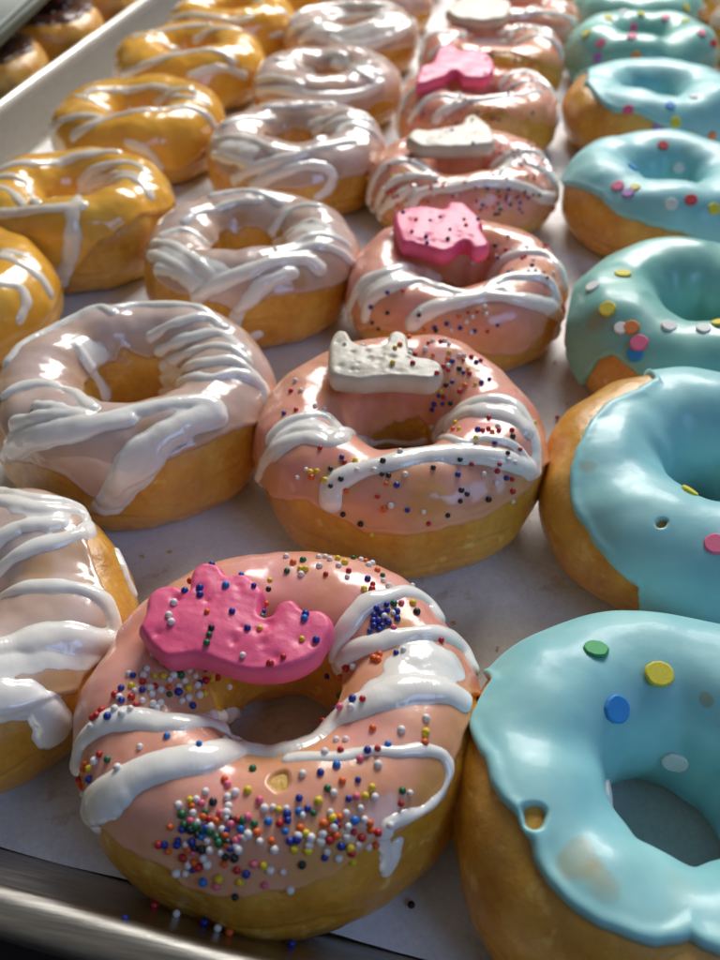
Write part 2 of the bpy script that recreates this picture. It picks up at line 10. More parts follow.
'P5': {"x":-1.67,"y":50.11,"D":9.05,"H":3.43,"seed":38,"strokes":[["s",0.17,[[-4.22,-1.37,0.98],[-4.07,-1.67,2.37],[-3.59,-1.34,3.13],[-2.72,-1.07,3.47],[-1.79,0.1,2.9],[-0.59,-3.23,3.49]]],["s",0.16,[[-3.4,-2.88,2.26],[-3.04,-2.99,2.83],[-2.26,-2.59,3.36],[-1.17,-2.75,3.45]]],["s",0.2,[[-1.9,-3.94,2.74],[-1.32,-3.69,3.2],[-0.63,-3.45,3.4],[0.9,-2.76,3.48],[2.64,-1.22,3.32],[4.31,0.45,2.37],[4.39,-0.73,1.88]]],["s",0.17,[[1.21,1.19,2.83],[1.67,1.75,3.31],[2.49,2.11,3.39],[3.16,1.82,3.25],[4.0,0.79,2.82]]],["s",0.15,[[1.42,0.71,2.68],[2.26,0.48,3.28],[3.32,0.55,3.3],[4.13,0.62,2.67]]]],"edge":[[255.4,17.1],[268.3,34.3],[277.7,53.1],[289.7,54.9],[304.3,36.0],[330.0,15.4],[349.7,-6.9]],"beads":[["o",0.73,-3.73,3.31],["w",-1.02,-3.5,3.34],["o",-0.72,-3.99,3.04],["k",1.31,-4.04,2.87],["o",-0.5,-3.34,3.47],["k",-0.21,-3.57,3.42],["r",1.13,-4.1,2.92],["o",-1.51,-4.03,2.85],["r",-0.13,-4.42,2.48],["o",2.42,-3.44,2.86],["w",-1.28,-4.15,2.72],["k",0.88,-4.13,2.95],["w",0.54,-4.51,2.38],["k",2.97,-2.84,2.89],["k",0.18,-3.96,3.17],["k",-0.67,-4.43,2.24],["o",1.81,1.48,3.3],["p",1.66,-2.3,3.42],["o",3.49,-0.0,3.22],["w",1.97,0.91,3.24],["p",2.21,2.11,3.4],["p",3.19,1.48,3.29],["w",1.77,1.02,3.17],["w",0.66,1.69,2.8],["w",1.3,1.97,3.23],["b",1.56,0.56,2.74],["b",2.46,1.84,3.4],["r",2.2,-0.75,3.21],["o",2.92,0.99,3.39],["o",1.09,2.78,3.27],["o",2.84,-1.07,3.32],["o",0.95,1.23,2.54],["r",0.46,3.09,3.32],["w",2.76,-2.01,3.26],["o",1.81,0.77,3.11],["w",2.82,0.38,3.39],["w",2.3,1.38,3.38],["o",-0.32,1.63,2.86],["w",3.12,0.0,3.32],["w",1.83,2.36,3.33],["b",2.01,0.39,3.09],["p",2.73,0.79,3.41],["w",-2.8,-3.61,2.16],["w",-2.05,-4.11,2.23],["w",-2.29,-3.98,1.73],["o",-0.93,-4.37,2.24],["b",-2.66,-3.43,2.77],["w",-2.21,-3.96,2.42],["b",-3.87,-2.09,2.37],["b",-0.84,-4.26,2.63],["w",-1.86,-4.18,2.34],["o",-2.9,-2.61,3.13],["o",-2.68,-3.57,2.56],["b",-2.92,-3.44,1.54],["w",-3.45,-2.59,2.59],["w",-3.35,-3.01,2.11],["y",0.91,2.96,3.26],["k",0.6,3.06,3.3],["y",1.61,2.51,3.29],["o",0.27,3.07,3.34]]},
'P6': {"x":-1.28,"y":58.9,"D":9.13,"H":3.53,"seed":45,"strokes":[["s",0.2,[[-4.32,-1.4,2.2],[-4.22,-0.13,3.02],[-3.29,-0.15,3.61],[-1.94,0.18,3.3],[-0.05,1.56,2.68],[2.15,0.23,3.37],[3.64,-0.55,3.42],[4.3,-0.45,2.6]]],["s",0.17,[[1.08,1.59,3.06],[1.47,2.48,3.46],[2.57,1.87,3.58],[3.52,0.75,3.57]]],["s",0.15,[[-3.66,-1.97,2.84],[-2.85,-1.53,3.41],[-1.84,1.18,3.31]]],["s",0.15,[[0.4,2.05,3.16],[2.27,1.86,3.54],[3.45,-0.31,3.57]]]],"edge":[[254.6,42.9],[271.7,72.0],[288.9,73.7],[308.6,46.3],[329.1,27.4],[353.1,1.7]],"beads":[["y",-4.34,-0.39,2.71],["r",-0.68,-3.43,3.55],["b",1.9,-3.65,3.14],["r",-2.94,-2.13,3.31],["y",0.36,-4.02,3.14],["w",-1.65,-3.3,3.5],["w",1.97,-2.89,3.47],["w",-1.71,-3.84,3.0],["w",0.33,-3.63,3.47],["w",1.76,1.28,3.26],["b",-0.71,-4.26,2.81],["b",0.06,-3.72,3.42],["r",-2.12,-2.92,3.44],["r",2.47,-3.51,2.96],["w",-0.67,-3.13,3.6],["y",1.87,0.89,3.26],["w",0.83,1.49,2.83],["b",1.42,-3.79,3.18],["y",2.52,-3.58,2.78],["o",1.97,1.94,3.5],["y",2.33,-0.28,3.46],["w",-0.64,-3.84,3.34],["w",-0.43,1.56,2.81],["o",-1.23,-4.23,2.66],["b",1.92,-3.99,2.65],["w",-0.99,1.25,2.77],["y",0.1,-3.46,3.55],["w",-1.14,-2.66,3.67],["o",1.51,-3.52,3.33],["o",-2.42,-1.49,3.44],["o",-0.0,2.09,3.24],["w",2.79,0.59,3.61],["k",-2.66,0.28,3.63],["w",1.89,1.7,3.44],["r",-1.74,1.3,3.31],["r",0.89,2.09,3.26],["k",1.57,2.11,3.47],["r",-0.8,1.96,3.39],["o",-0.36,2.37,3.48],["o",0.53,2.5,3.39],["o",-0.78,3.0,3.62],["w",0.31,2.86,3.49],["k",-1.58,1.42,3.31],["r",-1.57,2.31,3.55],["r",-0.8,1.55,3.06],["o",-2.27,0.1,3.55],["k",-2.13,-0.26,3.43],["r",3.07,1.0,3.63],["k",-1.01,2.46,3.6],["w",0.27,1.63,2.75]]},
'P7': {"x":-0.14,"y":67.95,"D":9.27,"H":3.56,"seed":52,"strokes":[["s",0.2,[[-3.92,-2.42,2.66],[-2.25,-3.2,3.34],[-0.23,-3.84,3.42],[1.66,-3.21,3.56],[4.12,-1.62,2.66]]],["s",0.18,[[1.04,-3.2,3.65],[2.12,0.72,3.28],[3.41,-1.23,3.49]]]],"beads":[["k",0.76,-3.56,3.54],["o",-1.63,-4.14,2.71],["w",0.7,-4.19,2.97],["r",2.52,-2.27,3.5],["o",-0.44,-3.67,3.53],["r",2.16,0.85,3.34],["r",-0.3,1.99,3.29],["w",1.21,-3.91,3.21],["w",2.49,-3.66,2.78],["o",2.85,-2.27,3.42],["o",-2.13,-2.04,3.58],["k",0.23,-3.9,3.38],["o",3.16,-0.62,3.63],["k",-1.19,-3.49,3.49],["k",0.71,-4.28,2.75],["k",-1.72,-2.61,3.57],["r",1.83,0.56,3.02],["r",-0.35,-3.94,3.33],["k",3.43,-0.52,3.59],["o",-1.01,-3.9,3.28]]},
'B1': {"x":4.62,"y":9.38,"D":9.0,"H":3.44,"seed":59,"neck":2.75,"lump":0.015,"edge":[[169.7,41.1],[183.4,56.6],[198.0,65.1],[204.0,72.0],[213.4,70.3],[223.7,63.4],[234.0,60.0],[244.3,65.1],[255.4,72.0],[264.0,82.3],[272.6,77.1]],"bare":[[-2.9,-1.4,3.45,0.2]],"thin":[[-2.11,-2.09,3.41,0.42],[-1.73,-2.45,3.5,0.3],[0.66,1.83,3.22,0.1]],"discs":[["g",-1.63,2.55,3.39,0.27],["y",-0.3,2.24,3.32,0.31],["b",-1.26,1.45,3.06,0.31],["w",0.31,1.34,1.82,0.29],["w",-1.41,0.06,2.08,0.3],["w",1.36,1.8,3.42,0.28]]},
'B2': {"x":6.85,"y":19.4,"D":9.54,"H":3.44,"seed":66,"neck":2.8,"lump":0.015,"edge":[[132.9,85.7],[159.4,75.4],[180.9,65.1],[206.6,34.3],[215.1,30.9],[227.1,22.3],[240.0,13.7],[242.6,-12.0],[251.1,-25.7],[260.6,-12.0]],"bare":[[-2.02,-3.17,3.36,0.1]],"thin":[[-3.67,-1.07,3.18,0.3]],"discs":[["g",-1.74,-4.24,0.99,0.27],["p",-0.78,-3.69,3.3,0.28],["y",-1.21,-1.83,3.22,0.24]]},
'B3': {"x":7.51,"y":28.33,"D":9.14,"H":3.47,"seed":73,"neck":2.8,"lump":0.015,"edge":[[175.7,30.9],[193.7,8.6],[202.3,-20.6],[212.6,-32.6],[213.4,-20.6],[218.6,8.6],[223.7,22.3],[234.0,20.6],[241.7,15.4],[252.9,6.9]],"thin":[[-3.68,-2.06,3.16,0.5]],"discs":[["y",-2.86,0.34,3.51,0.3],["w",-3.84,-0.4,3.38,0.28],["y",-3.43,-1.92,3.43,0.3],["o",-2.68,-2.72,3.26,0.27],["w",-3.01,-2.63,3.16,0.24],["p",-2.44,-3.26,3.04,0.3],["b",-2.52,-3.47,2.78,0.27],["w",-1.59,-2.75,3.39,0.27],["w",-0.55,-2.98,3.49,0.24],["y",-0.01,-2.65,3.54,0.26]]},
'B4': {"x":7.47,"y":39.93,"D":9.06,"H":3.46,"seed":80,"neck":2.7,"lump":0.015,"edge":[[186.9,13.7],[206.6,30.9],[223.7,39.4],[236.6,29.1],[254.6,18.9],[273.4,13.7],[283.7,1.7],[295.7,-6.9]],"discs":[["r",-0.12,2.08,3.28,0.25],["b",-1.8,-1.11,3.38,0.27],["w",0.73,1.41,2.62,0.27],["p",-2.41,-2.76,3.27,0.27],["v",-2.01,-3.26,3.18,0.27],["y",-1.75,-3.04,3.3,0.22],["w",-0.36,-4.02,3.17,0.27],["r",0.46,-3.8,3.25,0.27],["y",1.33,-3.89,3.01,0.27]]},
'B5': {"x":7.92,"y":51.39,"D":9.45,"H":3.52,"seed":87,"lump":0.015,"edge":[[173.1,70.3],[206.6,63.4],[223.7,49.7],[236.6,36.0],[254.6,41.1],[268.3,30.9],[279.4,20.6],[296.6,1.7],[315.4,-18.9]],"discs":[["p",-1.71,-4.01,3.09,0.28],["b",0.34,-3.75,3.31,0.25],["v",-0.14,-4.57,2.57,0.28],["y",0.67,-4.39,2.79,0.28],["y",1.5,-4.39,2.08,0.28],["o",2.67,-3.68,1.94,0.28],["w",1.7,-2.57,3.39,0.25],["o",2.81,-3.53,0.93,0.26]]},
'B6': {"x":8.22,"y":62.3,"D":9.26,"H":3.57,"seed":94,"lump":0.015,"edge":[[186.9,1.7],[201.4,-34.3],[204.0,-46.3],[210.0,-27.4],[227.1,0.0],[243.4,3.4]],"bare":[[-4.61,0.28,2.27,0.1]],"discs":[["y",-2.26,1.35,3.48,0.3],["w",-1.22,2.84,3.52,0.28],["y",-0.07,2.54,3.5,0.3],["y",-3.67,-1.77,3.32,0.3],["p",-2.78,-3.0,3.14,0.3],["p",-0.55,1.7,2.92,0.3],["p",-1.08,-3.33,3.6,0.32],["v",-2.86,-3.48,2.53,0.3],["o",-0.79,-4.38,2.86,0.3],["b",0.59,-4.39,2.64,0.3],["p",1.47,1.79,3.53,0.28],["y",2.58,1.1,3.49,0.3],["p",3.1,-2.12,3.62,0.28],["r",3.88,-2.24,3.07,0.28]]},
'W1': {"x":-12.2,"y":11.64,"D":8.68,"H":3.39,"seed":101,"neck":1.7,"strokes":[["s",0.16,[[-0.2,3.42,3.25],[0.97,3.13,3.43],[1.73,3.46,2.99],[2.07,3.47,2.62]]],["s",0.2,[[0.17,2.89,3.47],[1.37,2.75,3.45],[2.1,3.18,2.96],[2.58,2.7,3.0],[2.39,2.09,3.24],[1.7,1.57,3.34],[0.91,1.05,2.93]]],["s",0.2,[[1.16,0.35,2.58],[2.18,0.43,3.2],[3.06,0.51,3.22],[3.78,0.51,2.92],[4.08,0.24,2.63],[4.22,-0.06,2.36]]],["s",0.33,[[2.06,-1.54,3.34],[2.86,-1.02,3.18],[3.52,-0.75,2.99],[4.14,-0.37,2.49],[4.31,0.38,1.34]]],["s",0.35,[[2.47,-2.66,3.14],[3.2,-2.33,2.82],[3.58,-2.36,2.36],[3.63,-2.48,1.77]]],["s",0.2,[[0.54,1.5,3.29],[1.13,2.03,3.48],[1.98,2.42,3.32]]],["p",0.25,[[0.82,2.67,3.51],[1.86,2.64,3.34]]],["p",0.4,[[2.29,-1.77,3.33],[3.12,-1.33,3.09],[3.86,-0.82,2.71]]],["s",0.12,[[3.24,2.58,2.41],[3.68,1.98,2.31],[3.94,1.68,1.87]]]],"edge":[[1.7,27.4],[12.9,49.7],[30.0,61.7],[44.6,58.3],[59.1,30.9],[315.4,42.9],[329.1,34.3],[336.9,25.7],[341.1,29.1],[352.3,24.0]],"thin":[[3.62,-1.68,2.74,0.4],[2.04,0.98,3.18,0.5]]},
'W2': {"x":-10.91,"y":20.86,"D":8.94,"H":3.79,"seed":108,"neck":2.9,"strokes":[["s",0.15,[[-3.78,-0.4,3.58],[-3.6,0.6,3.7],[-2.9,1.91,3.66],[-2.07,2.68,3.82],[-1.38,2.38,3.9]]],["s",0.16,[[-1.33,2.65,3.88],[-0.73,3.17,3.74],[0.24,3.17,3.86],[1.45,3.01,3.9],[2.16,2.48,3.78]]],["s",0.14,[[0.03,1.95,3.39],[1.04,2.16,3.89],[1.84,2.53,3.88],[2.51,2.2,3.74]]],["s",0.14,[[0.37,1.62,3.07],[1.46,1.67,3.63],[2.48,1.86,3.72],[3.36,0.98,3.81]]],["s",0.14,[[0.5,1.39,2.59],[1.73,1.18,3.43],[2.9,0.94,3.87],[3.68,0.55,3.66]]],["s",0.14,[[0.45,1.4,2.03],[2.31,0.25,3.67],[3.33,0.35,3.77],[4.01,0.18,3.32]]],["s",0.16,[[0.31,1.44,1.45],[2.52,-0.46,3.63],[3.53,-0.05,3.61],[4.22,0.13,3.04],[4.39,-0.2,2.63]]],["s",0.21,[[-2.79,-3.38,2.3],[-2.17,-3.52,3.04],[-0.94,-3.61,3.7],[0.25,-3.31,3.88],[1.18,-2.66,3.82],[2.36,-2.0,3.81],[3.14,-1.69,3.64],[3.41,-1.9,3.39]]],["s",0.26,[[0.45,-4.32,1.59],[1.04,-4.23,2.31],[1.42,-3.97,3.04],[1.8,-3.48,3.43],[2.73,-2.61,3.56],[3.29,-1.9,3.49]]],["s",0.2,[[2.04,-3.31,3.47],[2.02,-3.75,3.05],[1.48,-4.14,2.47],[0.65,-4.3,1.66]]],["s",0.22,[[0.84,-4.26,1.94],[1.41,-4.12,2.7],[1.93,-3.58,3.3],[2.6,-2.88,3.46]]],["s",0.2,[[-2.29,-3.58,2.73],[-1.17,-3.79,3.48],[0.0,-3.58,3.79],[1.2,-2.93,3.79]]],["s",0.17,[[-2.97,-2.09,3.6],[-2.53,-1.73,3.72],[-1.72,-1.6,3.69],[-0.61,-2.22,3.87],[0.04,-2.75,3.91]]],["s",0.13,[[-1.66,-2.78,3.87],[-0.77,-2.97,3.99],[-0.05,-3.08,3.94]]],["s",0.14,[[-2.28,-3.14,3.49],[-1.21,-3.22,3.88],[-0.19,-3.13,3.94]]],["s",0.13,[[-2.0,0.72,3.57],[-1.7,0.52,3.13],[-1.46,0.6,2.44],[-1.32,0.57,1.78]]],["p",0.3,[[-1.99,0.86,3.57],[-1.6,0.96,3.18]]]],"edge":[[215.1,58.3],[233.1,30.9],[234.9,10.3],[249.4,22.3],[264.9,20.6],[272.6,-1.7],[280.3,-3.4],[286.3,12.0],[303.4,30.9],[317.1,32.6],[334.3,32.6],[352.3,12.0]],"bare":[],"thin":[[1.91,2.48,3.85,0.4],[1.87,-3.13,3.63,0.5],[-1.4,-3.03,3.9,0.4]]},
'W3': {"x":-9.75,"y":30.98,"D":8.76,"H":3.58,"seed":115,"strokes":[["s",0.2,[[-0.97,-4.24,2.52],[-0.31,-4.07,3.06],[0.89,-3.63,3.46],[1.88,-2.86,3.58],[2.81,-2.24,3.39],[3.3,-2.18,3.04]]],["s",0.19,[[0.39,-4.34,1.65],[0.72,-4.33,2.27],[1.09,-4.18,2.65],[1.55,-3.78,3.07],[2.48,-3.01,3.23]]],["s",0.15,[[0.96,-4.19,1.0],[1.27,-4.13,1.16]]],["s",0.14,[[0.75,1.18,2.24],[1.71,0.58,3.08],[2.51,0.77,3.48],[3.26,0.09,3.54]]],["s",0.14,[[1.73,-2.17,3.65],[2.48,-1.1,3.61],[3.48,-0.53,3.51],[4.09,-0.25,3.02]]],["s",0.15,[[1.65,-2.86,3.65],[2.53,-1.67,3.52],[3.55,-1.21,3.4],[4.3,-0.78,2.64]]],["s",0.14,[[0.62,1.45,2.6],[0.95,1.65,3.02],[1.5,2.05,3.4],[2.53,1.96,3.55]]],["s",0.14,[[-2.12,2.35,3.59],[-0.7,2.85,3.66],[0.8,2.46,3.4]]],["s",0.15,[[-3.46,-1.3,3.17],[-2.19,-2.22,3.54],[-1.01,-3.27,3.57],[-0.34,-3.81,3.29]]],["s",0.14,[[-3.22,-0.99,3.32],[-2.52,-0.49,3.38],[-1.67,-0.6,2.93]]],["s",0.16,[[-2.75,-2.96,3.02],[-1.65,-3.57,3.12],[-1.04,-3.99,2.93]]],["s",0.13,[[-2.58,0.0,3.49],[-2.23,0.91,3.52],[-1.22,1.91,3.51],[-0.1,2.34,3.53]]],["s",0.16,[[-3.43,-1.91,3.0],[-2.14,-3.04,3.33],[-0.78,-3.96,3.09]]],["p",0.4,[[-2.65,-2.25,3.4],[-1.34,-3.26,3.48],[-0.23,-3.79,3.32]]],["p",0.35,[[1.64,0.48,2.98],[3.06,-0.42,3.62]]]],"edge":[[214.3,34.3],[235.7,27.4],[252.9,24.0],[268.3,20.6],[278.6,10.3],[291.4,22.3],[307.7,24.0],[322.3,18.9],[340.3,8.6],[353.1,6.9]],"thin":[[-0.76,1.52,3.03,0.4],[2.74,-3.05,2.95,0.4]]},
'W4': {"x":-10.31,"y":42.4,"D":9.08,"H":3.54,"seed":122,"strokes":[["s",0.19,[[-2.24,-3.87,2.12],[-0.8,-4.09,2.97],[0.67,-3.71,3.32],[2.09,-2.62,3.44],[3.08,-1.54,3.33]]],["s",0.18,[[-1.14,-4.38,2.12],[0.19,-4.34,2.79],[1.51,-3.84,3.0],[2.38,-3.61,2.69],[2.45,-3.83,2.05],[1.88,-4.21,1.64]]],["s",0.16,[[1.53,-2.04,3.48],[2.43,0.0,3.42],[3.61,-0.11,3.38],[4.27,0.45,2.64]]],["s",0.15,[[0.42,1.72,2.94],[2.03,1.48,3.59],[3.34,1.43,3.51]]],["s",0.16,[[0.68,1.37,2.65],[2.41,0.63,3.54],[3.69,0.95,3.39]]],["s",0.17,[[-3.75,-1.54,3.09],[-2.48,-2.04,3.45],[-1.47,-2.74,3.61],[-0.31,-3.49,3.53]]],["s",0.16,[[-3.57,-2.43,2.71],[-2.12,-3.55,2.95],[-1.3,-4.01,2.94]]],["s",0.15,[[-1.93,2.08,3.52],[-0.26,2.51,3.51],[1.36,2.94,3.51]]],["s",0.15,[[-3.36,-0.67,3.53],[-2.65,0.2,3.57],[-1.52,1.37,3.21]]],["p",0.4,[[-2.86,-2.73,3.15],[-1.37,-3.49,3.42]]],["p",0.35,[[1.64,0.82,3.22],[2.94,0.4,3.53]]]],"edge":[[214.3,25.7],[228.9,12.0],[253.7,5.1],[272.6,8.6],[289.7,13.7],[309.4,15.4],[329.1,10.3],[357.4,6.9]]},
'W5': {"x":-10.93,"y":53.55,"D":8.93,"H":3.27,"seed":129,"strokes":[["s",0.2,[[-3.66,-2.34,2.13],[-1.43,-3.99,2.76],[0.63,-4.2,2.56],[2.56,-3.31,2.55],[3.66,-1.9,2.73]]],["s",0.18,[[-2.81,-0.42,3.33],[-1.71,0.28,2.78],[-1.11,1.1,2.26]]],["s",0.17,[[0.2,1.65,2.7],[2.25,-1.85,3.35],[3.16,-2.29,2.95]]],["s",0.17,[[-2.25,0.3,3.25],[0.07,2.2,3.1],[2.55,-0.19,3.26]]],["s",0.17,[[-3.64,-1.96,2.66],[-2.01,-3.15,3.16],[-0.7,-3.85,3.04]]],["p",0.4,[[0.62,1.59,2.76],[2.96,-1.89,3.26]]]]},
'W6': {"x":-11.11,"y":63.74,"D":9.21,"H":3.52,"seed":136,"strokes":[["s",0.2,[[-3.76,-2.09,2.69],[-1.91,-2.9,3.51],[-1.08,1.27,2.8],[1.86,1.14,3.25]]],["s",0.22,[[-0.62,-4.11,2.91],[0.4,-4.46,2.57],[1.86,-4.01,2.63],[3.63,-2.32,2.93],[4.24,0.57,2.89]]],["s",0.2,[[-3.97,-1.09,3.07],[-2.94,0.45,3.55],[-0.8,2.34,3.42],[2.44,1.83,3.49]]],["s",0.17,[[-2.79,-3.5,2.58],[-1.36,-3.81,3.19],[0.54,-3.6,3.29],[2.01,-2.68,3.57]]],["p",0.6,[[-2.1,-3.51,3.19],[0.57,-3.78,3.21],[2.95,-2.43,3.36]]],["p",0.5,[[-1.07,1.43,2.93],[2.16,-0.93,3.58]]]]},
'C1': {"x":-21.0,"y":26.6,"D":8.7,"H":3.4,"seed":143,"strokes":[["s",0.18,[[2.49,0.77,3.37],[3.38,0.51,3.32],[4.04,0.49,2.79],[4.34,0.33,2.24]]],["s",0.14,[[3.39,-1.1,3.37],[3.86,-0.7,3.02],[4.1,-0.94,2.58],[4.03,-1.58,2.22]]],["s",0.14,[[2.51,1.12,3.41],[3.23,1.21,3.25]]]]},
'C2': {"x":-18.51,"y":34.06,"D":8.55,"H":3.85,"seed":150,"strokes":[["s",0.19,[[-3.34,0.35,3.78],[-2.11,0.94,3.9],[-1.04,2.09,3.66],[0.08,2.58,3.83],[1.08,2.88,3.79]]],["s",0.15,[[-0.32,1.51,2.9],[0.28,1.83,3.38],[1.5,1.83,3.74],[2.46,1.62,3.78],[3.15,1.02,3.68]]],["s",0.17,[[1.51,-2.71,3.85],[-0.04,1.46,2.64],[1.64,0.81,3.33],[3.22,0.0,3.66],[3.67,-0.39,3.34]]],["s",0.15,[[-3.01,-0.45,3.78],[-2.28,-0.38,3.75],[-1.76,-0.54,3.34],[-0.13,-2.91,3.84]]],["s",0.14,[[-2.73,-1.47,3.78],[-1.78,-1.86,3.77],[-0.78,-2.84,3.7]]],["s",0.17,[[-2.2,-3.12,3.34],[-0.1,-3.32,3.74],[1.25,-3.05,3.82],[1.74,-2.73,3.8]]],["s",0.22,[[1.48,-3.2,3.67],[1.53,-3.74,2.91],[1.24,-4.02,1.97],[0.62,-4.09,1.01]]],["s",0.13,[[-0.38,1.37,2.52],[0.39,1.59,3.03],[1.92,0.96,3.62],[3.27,0.34,3.65]]]],"edge":[[4.3,15.4],[240.0,-44.6],[278.6,-27.4],[306.9,20.6],[334.3,32.6]]},
'C3': {"x":-19.7,"y":45.26,"D":9.46,"H":3.58,"seed":157,"strokes":[["s",0.16,[[-3.73,-2.63,2.4],[-3.01,-2.97,3.11],[-1.95,-3.16,3.48],[-0.71,-3.12,3.46]]],["s",0.18,[[-1.92,-3.98,2.79],[-1.13,-3.87,3.24],[-0.04,-3.04,3.48],[1.59,-2.49,3.71],[2.94,-1.42,3.55],[3.98,-1.03,3.22],[4.49,-0.88,2.46]]],["s",0.15,[[-3.24,-0.19,3.43],[-2.16,-0.26,3.19],[-1.67,0.03,2.76]]],["s",0.16,[[-2.88,0.17,3.52],[-2.46,0.79,3.56],[-1.16,1.7,3.28],[0.66,2.11,3.38],[2.86,0.8,3.81]]],["s",0.16,[[0.6,1.53,2.74],[1.64,1.48,3.34],[3.4,0.2,3.74]]],["s",0.14,[[-3.98,-2.46,1.64],[-4.02,-2.16,2.57]]],["s",0.16,[[1.1,-4.51,2.8],[2.08,-4.32,2.29],[2.38,-4.12,1.39]]],["s",0.14,[[0.77,1.6,2.88],[2.62,-0.15,3.65],[3.99,-0.3,3.49]]]],"edge":[[8.6,-17.1],[240.9,-1.7],[277.7,1.7],[312.9,-17.1],[333.4,-1.7]]},
'C4': {"x":-20.34,"y":56.3,"D":9.41,"H":3.58,"seed":164,"strokes":[["s",0.17,[[-3.29,-0.64,3.66],[-2.02,-0.09,3.37],[-1.18,0.92,2.54]]],["s",0.19,[[-3.17,-3.53,2.27],[-2.04,-4.09,2.79],[-1.03,-3.97,3.18],[0.92,-2.96,3.49],[2.38,-2.42,3.56],[3.54,-2.34,3.0]]],["s",0.17,[[0.05,1.65,3.0],[1.14,2.02,3.58],[2.67,2.4,3.5]]],["s",0.16,[[-4.13,-2.39,1.68],[-3.98,-2.3,2.44]]],["s",0.16,[[1.38,-4.23,2.65],[2.93,-3.15,2.79],[4.1,-2.05,2.1]]],["s",0.15,[[-2.89,1.19,3.5],[-1.2,2.15,3.59],[0.71,2.72,3.67]]]]},
'C5': {"x":-20.33,"y":66.1,"D":9.24,"H":3.55,"seed":171,"strokes":[["s",0.2,[[-3.75,-2.17,2.71],[-0.98,-3.77,3.38],[1.67,-3.6,3.11],[4.15,-0.75,3.01]]],["s",0.18,[[-1.67,-4.26,2.5],[1.15,-4.42,2.24],[4.06,-2.18,1.98]]],["s",0.2,[[-3.56,-1.46,3.24],[-1.78,0.76,3.16],[2.15,0.53,3.3]]]]},
'B7': {"x":8.7,"y":72.4,"D":9.2,"H":3.5,"seed":301,"lump":0.015,"discs":[["y",2.91,-3.13,3.01,0.3],["o",4.07,-1.96,2.4,0.3],["w",4.47,-0.81,2.37,0.3]]},
'W7': {"x":-10.9,"y":73.6,"D":9.0,"H":3.4,"seed":302},
'C6': {"x":-20.3,"y":75.8,"D":9.1,"H":3.5,"seed":303},
'P8': {"x":-0.3,"y":77.5,"D":9.1,"H":3.5,"seed":304},
'B8': {"x":9.0,"y":82.5,"D":9.1,"H":3.5,"seed":305,"lump":0.015},
'W8': {"x":-11.0,"y":83.6,"D":9.1,"H":3.5,"seed":306},
'D5': {"x":17.6,"y":58.5,"D":9.1,"H":3.5,"seed":307},
'D6': {"x":18.0,"y":69,"D":9.1,"H":3.5,"seed":308},
'D7': {"x":18.3,"y":79,"D":9.1,"H":3.5,"seed":309},
'K1': {"x":-33.6,"y":44.0,"D":9.0,"H":3.5,"seed":401},
'K2': {"x":-33.5,"y":53.3,"D":9.0,"H":3.5,"seed":402},
'K3': {"x":-33.4,"y":62.6,"D":9.0,"H":3.5,"seed":403},
'K4': {"x":-33.6,"y":71.8,"D":9.0,"H":3.5,"seed":404},
}
